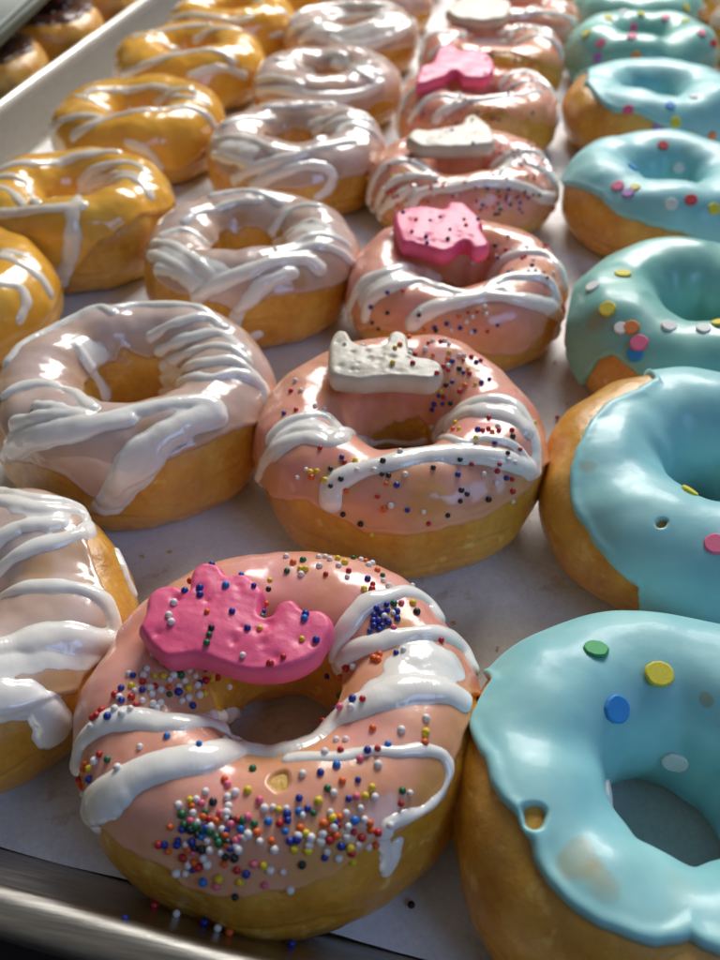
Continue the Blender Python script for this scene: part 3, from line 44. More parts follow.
COOKIES = {
'P1': {"col":"pink","x":-4.69,"y":11.18,"zt":4.35,"o":[[-2.01,-0.65],[-1.99,-0.24],[-2.07,0.16],[-1.89,0.5],[-1.51,0.59],[-1.24,0.5],[-1.32,1.01],[-1.11,1.32],[-0.7,1.28],[-0.48,1.06],[-0.13,1.14],[0.17,0.99],[0.49,0.68],[0.48,0.38],[0.53,0.09],[0.73,0.1],[0.82,0.44],[1.14,0.57],[1.42,0.35],[1.76,0.39],[2.05,0.21],[2.15,-0.1],[2.06,-0.43],[1.96,-0.75],[1.66,-1.06],[1.22,-1.28],[0.59,-1.37],[0.02,-1.28],[-0.57,-1.19],[-1.09,-1.31],[-1.43,-1.16],[-1.74,-0.93]],"beads":[["b",-0.92,1.28],["r",-1.35,0.92],["b",-1.27,0.42],["b",-0.96,0.54],["b",-0.9,0.35],["l",-0.4,0.66],["b",0.21,0.75],["b",-0.07,-0.02],["w",-1.39,0.05],["w",-1.39,-0.3],["w",-1.28,-0.47],["o",-0.6,-0.11],["k",-0.38,-0.52],["g",-0.38,-0.69],["g",-0.38,-0.88],["b",0.36,-0.38],["y",0.61,-0.33],["l",-0.17,1.07],["w",0.42,-1.03],["r",1.02,-1.13],["l",1.49,0.04],["y",1.54,-0.46],["b",1.84,-0.44],["r",1.26,-0.96],["g",0.53,0.1],["b",0.49,0.33],["o",0.51,0.55],["b",1.49,0.16],["y",0.43,1.19],["k",0.46,0.94]]},
'P2': {"col":"white","x":-2.93,"y":21.22,"zt":4.5,"o":[[-1.54,-0.73],[-1.71,0.39],[-1.62,1.01],[-1.25,1.06],[-0.96,0.6],[-0.49,0.42],[-0.05,0.62],[0.02,1.14],[0.27,1.32],[0.59,1.14],[0.73,0.54],[0.91,0.13],[1.42,0.05],[1.78,-0.22],[1.82,-0.68],[1.53,-1.03],[0.89,-1.03],[0.25,-1.08],[-0.36,-1.25],[-0.88,-1.24],[-1.35,-1.17]],"beads":[["y",0.32,0.29],["y",0.35,-0.45],["r",0.93,-0.37],["w",0.78,0.19],["r",1.67,-0.73],["o",0.44,0.53],["w",-1.2,0.3]]},
'P3': {"col":"pink","x":-1.9,"y":30.69,"zt":4.1,"o":[[-2.1,0.73],[-1.82,1.32],[-1.0,1.7],[-0.2,1.53],[-0.04,2.12],[0.53,2.13],[0.92,1.61],[1.42,0.71],[1.38,0.17],[1.74,-0.78],[1.67,-1.23],[1.18,-1.43],[0.81,-0.9],[0.4,-1.54],[0.03,-1.79],[-0.53,-1.52],[-1.09,-1.3],[-1.5,-1.21],[-1.82,-0.34]],"beads":[["b",-0.6,0.44],["o",-1.13,0.37],["b",-0.24,0.75],["b",-0.62,-0.84],["b",-0.54,-1.24],["k",0.2,-0.9],["g",0.69,0.61],["w",1.11,1.28],["b",-1.7,0.92],["b",1.21,0.76],["o",0.79,0.19],["b",0.22,-0.23],["r",-1.18,-0.58]]},
'P4': {"col":"white","x":-2.29,"y":40.95,"zt":4.0,"o":[[-2.26,-0.86],[-1.95,0.11],[-1.1,0.21],[0.12,0.94],[0.31,1.85],[0.76,2.2],[1.25,1.56],[1.67,0.74],[1.9,-0.72],[1.43,-1.22],[0.3,-1.54],[-0.84,-1.68],[-1.59,-1.6]],"beads":[["b",-0.15,0.05],["b",0.91,-1.21],["y",0.7,1.35],["w",-0.75,0.51]]},
'P5': {"col":"pink","x":-3.04,"y":50.54,"zt":4.2,"o":[[-1.89,-2.92],[-1.88,-0.61],[-1.33,0.36],[-1.17,2.61],[-0.59,3.67],[0.09,2.42],[0.82,2.82],[1.82,1.65],[2.18,-0.16],[1.88,-1.36],[1.28,-1.77],[0.56,-1.63],[0.04,-0.69],[-0.5,-1.75],[-1.31,-2.63]],"beads":[["k",1.69,-1.15],["b",1.63,1.0],["b",-1.93,-0.13]]},
'P7': {"col":"white","x":-2.48,"y":63.19,"zt":4.2,"o":[[-2.13,-0.95],[-1.55,1.39],[-0.72,2.38],[0.86,2.26],[2.05,1.21],[1.88,-1.55],[0.65,-2.49],[-1.06,-2.26]]},
}
LOOSE = [["k",-0.38,7.46,0.0],["r",-5.38,6.25,1.03],["b",-5.47,5.52,2.2],["w",-4.86,6.12,1.16],["b",-4.25,6.02,1.25],["w",-3.93,5.9,1.41],["o",-3.68,5.85,1.45],["w",-3.01,6.44,0.36],["y",-2.97,6.15,0.83],["b",-2.77,6.21,0.7],["b",-2.53,5.96,1.08],["k",2.24,23.18,0.0],["r",2.79,24.72,0.0]]
# ---------------------------------------------------------------- shape maths
def make_noise(seed):
    rs = np.random.RandomState(seed)
    perm = rs.permutation(256); perm = np.concatenate([perm, perm, perm])
    G = rs.normal(size=(256, 3)); G /= np.linalg.norm(G, axis=1)[:, None]
    def f(P):
        sh = P.shape[:-1]; P = P.reshape(-1, 3)
        I = np.floor(P).astype(int); F = P - I; I &= 255
        U = F*F*F*(F*(F*6-15)+10); out = 0
        for dx in (0, 1):
            for dy in (0, 1):
                for dz in (0, 1):
                    h = perm[perm[perm[I[:, 0]+dx]+I[:, 1]+dy & 511]+I[:, 2]+dz & 511] & 255
                    d = F-np.array([dx, dy, dz]); g = (G[h]*d).sum(1)
                    w = (U[:, 0] if dx else 1-U[:, 0])*(U[:, 1] if dy else 1-U[:, 1])*(U[:, 2] if dz else 1-U[:, 2])
                    out = out+w*g
        return out.reshape(sh)
    return f

def sstep(x): x = np.clip(x, 0, 1); return x*x*(3-2*x)

def dough_grid(d, nt, nph):
    """surface of one ring of dough, in cm, local frame, resting on z = 0"""
    t = np.linspace(0, 2*np.pi, nt, endpoint=False)[:, None]
    p = np.linspace(0, 2*np.pi, nph, endpoint=False)[None]
    D, H = d['D'], d['H']; neck = d.get('neck', 2.75)
    a = (D-neck)/4; R = D/2-a; b = H/2
    c, s = np.cos(p), np.sin(p)
    ex = np.where(s > 0, .92, .72)
    ez = np.where(s > 0, .95, .80)
    r = R+a*np.sign(c)*np.abs(c)**ex
    z = b+b*np.sign(s)*np.abs(s)**ez
    n = make_noise(d['seed'])
    q = np.stack([np.cos(t)*1.1+0*p, np.sin(t)*1.1+0*p, z*.25+7+0*t], -1)
    n1 = n(q); n2 = n(q*1.9+11)
    hgt = 1+.13*n(np.concatenate([q[..., :2]*1.2, 0*q[..., 2:]+3], -1))
    r = r*(1+.055*n1*np.ones_like(r)) + .13*n2*c*a
    z = z*hgt
    P = np.stack([r*np.cos(t), r*np.sin(t), z+0*t], -1)
    N = normals(P)
    low = sstep((-.1-s)/.6)[..., None]
    P = P+N*(.13*n(P*.75+5)+d.get('lump', .045)*n(P*1.9+9))[..., None]+N*low*(.04*n(P*np.array([1.5, 1.5, 3.2])+4))[..., None]
    th1 = t+0*p; zz = P[..., 2]
    for k, (zc, dp) in enumerate(((.30, .075), (.46, .05), (.16, .06))):   # creases where the dough folded while it rose
        q1 = np.stack([np.cos(th1)*1.3, np.sin(th1)*1.3, 0*th1+3+5*k], -1)
        line = H*(zc+.13*n(q1)+.03*n(q1*3)); m_ = sstep((n(q1*1.1+31)+.12)*4)*(c > 0)
        P = P-N*(dp*m_*np.exp(-((zz-line)/.085)**2)-.5*dp*m_*np.exp(-((zz-line-.17)/.12)**2))[..., None]
    P[..., 2] = np.maximum(P[..., 2], 0.02*(1-s))
    return P, t+0*p, p+0*t

def normals(P):
    dt = np.roll(P, -1, 0)-np.roll(P, 1, 0); dp = np.roll(P, -1, 1)-np.roll(P, 1, 1)
    N = np.cross(dt, dp); return N/(np.linalg.norm(N, axis=-1, keepdims=True)+1e-12)

def rotm(d):
    ax, ay, az = [math.radians(v) for v in d.get('rot', (0, 0, 0))]
    cx, sx, cy, sy, cz, sz = math.cos(ax), math.sin(ax), math.cos(ay), math.sin(ay), math.cos(az), math.sin(az)
    Rx = np.array([[1, 0, 0], [0, cx, -sx], [0, sx, cx]]); Ry = np.array([[cy, 0, sy], [0, 1, 0], [-sy, 0, cy]])
    Rz = np.array([[cz, -sz, 0], [sz, cz, 0], [0, 0, 1]])
    return Rz@Ry@Rx
TWEAK = {}
CTWEAK = {}
LIGHTS = [
 ('window_light', (.1, 1.6, 1.0), (-.05, .35, 0), .9, .65, 33, (1.0, .98, .95)),
 ('side_window_light', (.62, -.25, .62), (.02, .06, 0), .4, .4, 2.1, (.36, .56, 1.0)),
 ('room_light', (-.9, -.5, 1.3), (0, .2, 0), 1.4, 1.4, .7, (1.0, .88, .72)),
]
WORLD = ((.74, .77, .82, 1), .09)
EXPO = 0.05
import time as _time
_t0 = _time.time()
CM = .01
PI = math.pi
C = bpy.context.scene.collection
rad = math.radians
# ------------------------------------------------------------------ materials
def lin(c):
    return tuple(((v/255)/12.92 if v/255 <= .04045 else ((v/255+.055)/1.055)**2.4) for v in c)+(1,)

class MatB:
    def __init__(s, name):
        s.m = bpy.data.materials.new(name); s.m.use_nodes = True
        s.t = s.m.node_tree; s.b = s.t.nodes['Principled BSDF']
    def n(s, ty, **k):
        o = s.t.nodes.new(ty)
        for a, v in k.items():
            if a in o.inputs: o.inputs[a].default_value = v
            else: setattr(o, a, v)
        return o
    def l(s, a, b): s.t.links.new(a, b)
    def set(s, **k):
        for a, v in k.items(): s.b.inputs[a.replace('_', ' ')].default_value = v
    def coord(s, scale=1.0):
        tc = s.n('ShaderNodeTexCoord'); mp = s.n('ShaderNodeMapping')
        oi = s.n('ShaderNodeObjectInfo')
        vm = s.n('ShaderNodeVectorMath', operation='ADD')
        mul = s.n('ShaderNodeMath', operation='MULTIPLY'); mul.inputs[1].default_value = 1.7
        s.l(oi.outputs['Random'], mul.inputs[0])
        s.l(tc.outputs['Object'], vm.inputs[0]); s.l(mul.outputs[0], vm.inputs[1])
        s.l(vm.outputs[0], mp.inputs[0]); mp.inputs['Scale'].default_value = (scale,)*3
        return mp.outputs[0]
    def noise(s, vec, sc, det=3, rough=.5):
        x = s.n('ShaderNodeTexNoise'); x.inputs['Scale'].default_value = sc
        x.inputs['Detail'].default_value = det; x.inputs['Roughness'].default_value = rough
        s.l(vec, x.inputs['Vector']); return x.outputs['Fac']
    def ramp(s, fac, stops):
        r = s.n('ShaderNodeValToRGB'); e = r.color_ramp.elements
        while len(e) < len(stops): e.new(.5)
        for q, (p, c) in zip(e, stops): q.position = p; q.color = c
        s.l(fac, r.inputs[0]); return r.outputs[0]
    def mix(s, f, a, b, blend='MIX'):
        x = s.n('ShaderNodeMix', data_type='RGBA', blend_type=blend)
        for v, i in ((f, 0), (a, 6), (b, 7)):
            if hasattr(v, 'default_value') or hasattr(v, 'is_linked'): s.l(v, x.inputs[i])
            else: x.inputs[i].default_value = v
        return x.outputs[2]
    def bump(s, h, strength, dist, prev=None):
        x = s.n('ShaderNodeBump'); x.inputs['Strength'].default_value = strength; x.inputs['Distance'].default_value = dist
        s.l(h, x.inputs['Height'])
        if prev: s.l(prev, x.inputs['Normal'])
        return x.outputs[0]

def dough_colour(q, v):
    base = q.ramp(q.noise(v, 55, 5, .6), [(.28, lin((186, 116, 22))), (.5, lin((218, 154, 42))), (.72, lin((236, 190, 88)))])
    fine = q.ramp(q.noise(v, 420, 4, .7), [(.3, lin((160, 96, 18))), (.62, lin((228, 168, 60)))])
    pale = q.ramp(q.noise(v, 28, 4, .6), [(.5, (0, 0, 0, 1)), (.68, (.4, .4, .4, 1))])
    return q.mix(pale, q.mix(.28, base, fine), lin((238, 198, 112)))

def m_dough():
    q = MatB('fried_dough'); v = q.coord()
    col = dough_colour(q, v)
    blis = q.ramp(q.noise(v, 190, 3, .6), [(.6, (0, 0, 0, 1)), (.74, (1, 1, 1, 1))])
    col = q.mix(blis, col, lin((240, 200, 110)))
    q.l(col, q.b.inputs['Base Color'])
    q.set(Subsurface_Weight=.35, Subsurface_Scale=.004, Subsurface_Radius=(1, .6, .14), Coat_Weight=.6, Coat_Roughness=.16, Roughness=.42)
    q.l(q.ramp(q.noise(v, 90, 3, .6), [(.35, (.22,)*3+(1,)), (.65, (.5,)*3+(1,))]), q.b.inputs['Roughness'])
    b1 = q.bump(q.noise(v, 130, 4, .6), .5, .0012); b2 = q.bump(q.noise(v, 620, 5, .75), .5, .0005, b1)
    q.l(b2, q.b.inputs['Normal']); q.l(b2, q.b.inputs['Coat Normal']); return q.m

def m_glaze(name, c1, c2, opac, rough, under, sss=.5, sr=(1, .6, .45), coat=.6, wave=.35):
    q = MatB(name); v = q.coord()
    col = q.ramp(q.noise(v, 60, 3, .55), [(.3, lin(c1)), (.7, lin(c2))])
    at = q.n('ShaderNodeAttribute', attribute_name='thick')
    nz = q.noise(v, 45, 2, .5)
    mm = q.n('ShaderNodeMath', operation='MULTIPLY_ADD'); q.l(nz, mm.inputs[0]); mm.inputs[1].default_value = .9; mm.inputs[2].default_value = opac-.45
    m2 = q.n('ShaderNodeMath', operation='MULTIPLY', use_clamp=True); q.l(at.outputs['Fac'], m2.inputs[0]); q.l(mm.outputs[0], m2.inputs[1])
    q.l(q.mix(m2.outputs[0], lin(under), col), q.b.inputs['Base Color'])
    q.set(Subsurface_Weight=sss, Subsurface_Scale=.003, Subsurface_Radius=sr, Coat_Weight=coat, Coat_Roughness=.12, IOR=1.46)
    q.l(q.ramp(q.noise(v, 75, 3, .6), [(.35, (rough*.8,)*3+(1,)), (.7, (rough*1.5,)*3+(1,))]), q.b.inputs['Roughness'])
    b1 = q.bump(q.noise(v, 110, 3, .5), wave, .0008); b2 = q.bump(q.noise(v, 520, 3, .6), .12, .0003, b1)
    q.l(b2, q.b.inputs['Normal']); q.l(b2, q.b.inputs['Coat Normal']); return q.m

def m_icing(name, c1, c2, rough=.17):
    q = MatB(name); v = q.coord()
    q.l(q.ramp(q.noise(v, 70, 3, .5), [(.3, lin(c1)), (.7, lin(c2))]), q.b.inputs['Base Color'])
    q.set(Roughness=rough, Subsurface_Weight=.5, Subsurface_Scale=.0025, Subsurface_Radius=(1, .8, .65), Coat_Weight=.5, Coat_Roughness=.08)
    b = q.bump(q.noise(v, 160, 3, .5), .3, .0006); q.l(b, q.b.inputs['Normal']); q.l(b, q.b.inputs['Coat Normal']); return q.m

def m_cookie(name, c1, c2):
    q = MatB(name); v = q.coord()
    q.l(q.ramp(q.noise(v, 120, 4, .6), [(.3, lin(c1)), (.7, lin(c2))]), q.b.inputs['Base Color'])
    q.set(Roughness=.48, Subsurface_Weight=.3, Subsurface_Scale=.002, Subsurface_Radius=(1, .5, .5), Coat_Weight=.12, Coat_Roughness=.3)
    vo = q.n('ShaderNodeTexVoronoi'); vo.inputs['Scale'].default_value = 260; q.l(v, vo.inputs['Vector'])
    pit = q.ramp(vo.outputs['Distance'], [(.0, (0, 0, 0, 1)), (.22, (1, 1, 1, 1))])
    b1 = q.bump(pit, .25, .0004); b2 = q.bump(q.noise(v, 380, 4, .65), .35, .0005, b1); q.l(b2, q.b.inputs['Normal']); return q.m

def m_simple(name, c, rough=.35, coat=.3, sss=.15, sc=600, bs=.15):
    q = MatB(name); v = q.coord(); L_ = lin(c); D_ = tuple(x*.82 for x in L_[:3])+(1,)
    q.l(q.ramp(q.noise(v, sc, 2, .5), [(.3, D_), (.7, L_)]), q.b.inputs['Base Color'])
    q.set(Roughness=rough, Coat_Weight=coat, Coat_Roughness=.15, Subsurface_Weight=sss, Subsurface_Scale=.0006)
    q.l(q.bump(q.noise(v, sc*2, 3, .6), bs, .0002), q.b.inputs['Normal']); return q.m

M = {}
M['dough'] = m_dough()
DU = (206, 146, 62)
M['pink'] = m_glaze('pink_glaze', (230, 150, 134), (242, 180, 170), .78, .25, (222, 166, 80), coat=.35)
M['mauve'] = m_glaze('pale_glaze', (212, 184, 172), (228, 206, 196), .88, .17, (196, 146, 80))
M['caramel'] = m_glaze('caramel_glaze', (240, 170, 50), (248, 194, 84), .95, .2, (222, 156, 44), .35, (1, .5, .15))
M['blue'] = m_glaze('blue_glaze', (134, 196, 202), (162, 214, 212), 1.25, .43, (164, 146, 92), .45, (.5, .9, 1), .1, .12)
M['mint'] = m_glaze('mint_glaze', (128, 186, 176), (146, 202, 190), 1.2, .34, (164, 146, 92), .45, (.5, .9, .9), .12, .12)
M['choc'] = m_glaze('chocolate_glaze', (66, 34, 20), (92, 52, 32), 1.4, .36, (70, 36, 20), .1)
M['white'] = m_icing('white_icing', (246, 238, 226), (251, 246, 238))
M['cream'] = m_icing('cream_icing', (242, 226, 204), (250, 240, 226))
M['pcookie'] = m_cookie('pink_cookie_icing', (236, 86, 130), (244, 104, 146))
M['wcookie'] = m_cookie('white_cookie_icing', (196, 186, 164), (212, 203, 184))
BC = dict(w=(240, 236, 232), r=(196, 26, 34), o=(238, 104, 24), y=(236, 206, 40), g=(18, 104, 58), b=(24, 48, 150), l=(30, 120, 205), k=(20, 34, 40), p=(240, 110, 140), v=(150, 110, 190))
BN = dict(w='white', r='red', o='orange', y='yellow', g='green', b='dark blue', l='bright blue', k='black', p='pink', v='purple')
BM = {k: m_simple('sprinkle_'+BN[k].replace(' ', '_'), c, .45, .12, .15, 900, .4) for k, c in BC.items()}
DC = dict(w=(240, 240, 236), r=(214, 40, 50), o=(240, 140, 60), y=(232, 216, 60), g=(46, 170, 92), b=(50, 150, 225), p=(244, 110, 150), v=(176, 120, 196))
DM = {k: m_simple('confetti_'+BN[k].replace(' ', '_'), c, .6, .05, .1, 900, .5) for k, c in DC.items()}

def m_paper():
    q = MatB('parchment_paper'); v = q.coord()
    gre = q.ramp(q.noise(v, 17, 6, .65), [(.36, lin((212, 212, 214))), (.5, lin((230, 232, 236))), (.62, lin((240, 243, 248)))])
    fib = q.ramp(q.noise(v, 900, 3, .6), [(.3, (.86, .86, .86, 1)), (.7, (1, 1, 1, 1))])
    spot = q.ramp(q.noise(v, 75, 4, .7), [(.6, (1, 1, 1, 1)), (.66, lin((206, 184, 150)))])
    c = q.mix(1.0, gre, fib, 'MULTIPLY'); c = q.mix(.45, c, spot, 'MULTIPLY')
    q.l(c, q.b.inputs['Base Color']); q.set(Specular_IOR_Level=.3)
    q.l(q.ramp(q.noise(v, 20, 4, .6), [(.4, (.42,)*3+(1,)), (.6, (.75,)*3+(1,))]), q.b.inputs['Roughness'])
    q.l(q.bump(q.noise(v, 60, 5, .65), .5, .0012), q.b.inputs['Normal']); return q.m
def m_metal(name='brushed_aluminium', c=(204, 200, 192)):
    q = MatB(name); tc = q.n('ShaderNodeTexCoord'); mp = q.n('ShaderNodeMapping'); q.l(tc.outputs['Object'], mp.inputs[0])
    mp.inputs['Scale'].default_value = (4, 120, 120); v = mp.outputs[0]
    q.l(q.ramp(q.noise(v, 12, 4, .6), [(.3, lin(tuple(x*.8 for x in c))), (.7, lin(c))]), q.b.inputs['Base Color'])
    q.set(Metallic=1.0, Roughness=.3); q.l(q.ramp(q.noise(v, 8, 4, .6), [(.3, (.26,)*3+(1,)), (.7, (.44,)*3+(1,))]), q.b.inputs['Roughness'])
    q.l(q.bump(q.noise(v, 30, 3, .6), .12, .0006), q.b.inputs['Normal']); return q.m
def m_flat(name, a, b, rough, sc=20):
    q = MatB(name); v = q.coord(); q.l(q.ramp(q.noise(v, sc, 4, .6), [(.3, lin(a)), (.7, lin(b))]), q.b.inputs['Base Color'])
    q.set(Roughness=rough); q.l(q.bump(q.noise(v, sc*6, 3, .6), .15, .0006), q.b.inputs['Normal']); return q.m
M['paper'] = m_paper(); M['metal'] = m_metal()
M['counter'] = m_flat('dark_counter', (34, 30, 30), (52, 46, 44), .35)
M['board'] = m_flat('grey_green_plastic', (104, 112, 98), (120, 128, 112), .5)

# ------------------------------------------------------------------ mesh tools
def mesh_np(name, V, F, mat, parent=None, loc=None, attr=None, smooth=True):
    me = bpy.data.meshes.new(name); V = np.asarray(V, float)*CM; F = np.asarray(F, np.int32)
    me.vertices.add(len(V)); me.vertices.foreach_set('co', V.ravel())
    k = F.shape[1]; me.loops.add(F.size); me.loops.foreach_set('vertex_index', F.ravel())
    me.polygons.add(len(F)); me.polygons.foreach_set('loop_start', np.arange(len(F), dtype=np.int32)*k)
    me.polygons.foreach_set('loop_total', np.full(len(F), k, np.int32))
    me.polygons.foreach_set('use_smooth', np.full(len(F), smooth))
    me.update(calc_edges=True)
    if attr is not None:
        a = me.attributes.new('thick', 'FLOAT', 'POINT'); a.data.foreach_set('value', np.asarray(attr, np.float32))
    me.materials.append(mat)
    return link(name, me, parent, loc)
def link(name, me, parent=None, loc=None):
    o = bpy.data.objects.new(name, me); C.objects.link(o)
    if parent: o.parent = parent
    if loc is not None: o.location = [c*CM for c in loc]
    return o
def tag(o, label=None, cat=None, group=None, kind=None):
    for k, v in (('label', label), ('category', cat), ('group', group), ('kind', kind)):
        if v: o[k] = v
    return o
def grid_faces(nt, nph):
    i = np.arange(nt)[:, None]; j = np.arange(nph)[None]
    a = i*nph+j; b = ((i+1) % nt)*nph+j; c = ((i+1) % nt)*nph+(j+1) % nph; d = i*nph+(j+1) % nph
    return np.stack([a, b, c, d], -1).reshape(-1, 4)
def masked(V, F, keep, extra=None):
    F = F[keep[F].any(1)]; used = np.unique(F); mp = np.zeros(len(V), np.int64); mp[used] = np.arange(len(used))
    return V[used], mp[F], (None if extra is None else extra[used])
def bm_obj(name, bm, mat, parent=None, loc=None, smooth=True):
    me = bpy.data.meshes.new(name)
    for v in bm.verts: v.co *= CM
    for f in bm.faces: f.smooth = smooth
    bm.to_mesh(me); bm.free(); me.materials.append(mat); return link(name, me, parent, loc)

def spline(pts, step):
    P = np.array(pts, float)
    if len(P) < 2: return P
    P = np.vstack([2*P[0]-P[1], P, 2*P[-1]-P[-2]]); out = []
    for i in range(1, len(P)-2):
        n = max(2, int(np.linalg.norm(P[i+1]-P[i])/step))
        t = np.linspace(0, 1, n, endpoint=False)[:, None]
        p0, p1, p2, p3 = P[i-1], P[i], P[i+1], P[i+2]
        out.append(.5*((2*p1)+(-p0+p2)*t+(2*p0-5*p1+4*p2-p3)*t*t+(-p0+3*p1-3*p2+p3)*t**3))
    out.append(P[-2][None]); return np.vstack(out)

# beads and discs: one mesh per colour, shared by every sprinkle of that colour
def bead_mesh(c, r=.078):
    bm = bmesh.new(); bmesh.ops.create_icosphere(bm, subdivisions=2, radius=r*CM)
    me = bpy.data.meshes.new('sprinkle'); [setattr(f, 'smooth', True) for f in bm.faces]; bm.to_mesh(me); bm.free(); me.materials.append(BM[c]); return me
BEAD = {c: bead_mesh(c) for c in BC}
def disc_mesh(c):
    bm = bmesh.new(); n = 28; prof = [(0, .5), (.86, .5), (.96, .38), (1, .0), (.96, -.38), (.86, -.5), (0, -.5)]; rings = []
    rs = random.Random(hash(c) % 97 if False else ord(c))
    wob = [1+.04*rs.uniform(-1, 1) for _ in range(n)]
    for (r, z) in prof[1:-1]:
        rings.append([bm.verts.new((r*wob[k]*math.cos(2*PI*k/n)*CM, r*wob[k]*math.sin(2*PI*k/n)*CM, z*.30*CM)) for k in range(n)])
    for A, B in zip(rings, rings[1:]):
        for k in range(n): bm.faces.new((A[k], B[k], B[(k+1) % n], A[(k+1) % n]))
    bm.faces.new(rings[0]); bm.faces.new(rings[-1][::-1])
    me = bpy.data.meshes.new('confetti_sprinkle'); [setattr(f, 'smooth', len(f.verts) == 4) for f in bm.faces]; bm.to_mesh(me); bm.free(); me.materials.append(DM[c]); return me

DISC = {c: disc_mesh(c) for c in DC}

# ------------------------------------------------------------------ the doughnut
WK = dict(W1=1.0, W=1.22, C=1.4, P1=1.0, P2=1.1, P=1.3)   # breadth of the piped lines
SK = dict(W=.18, W1=.16, W2=.19, P=.16, P1=.07, P2=.12)                       # reach of the melted skirt
HK = dict(C=.6, W=.92, P=.9)
STYLE = {  # glaze material, glaze thickness, default edge angle, edge wobble (deg), inner edge
    'P': ('pink', .075, -12, 9, 186), 'W': ('mauve', .07, 2, 12, 152), 'C': ('caramel', .075, -28, 12, 190),
    'B': ('blue', .15, -4, 8, 236), 'D': ('mauve', .07, 12, 9, 205), 'K': ('choc', .12, 58, 12, 200)}
RES = dict(P1=(720, 360), P2=(600, 300), B1=(600, 300), B2=(480, 240), W1=(560, 280), W2=(600, 300), P3=(420, 210), W3=(420, 210), B3=(360, 180), C2=(320, 160), P4=(320, 160), C3=(280, 140), W4=(280, 140), P5=(260, 130))
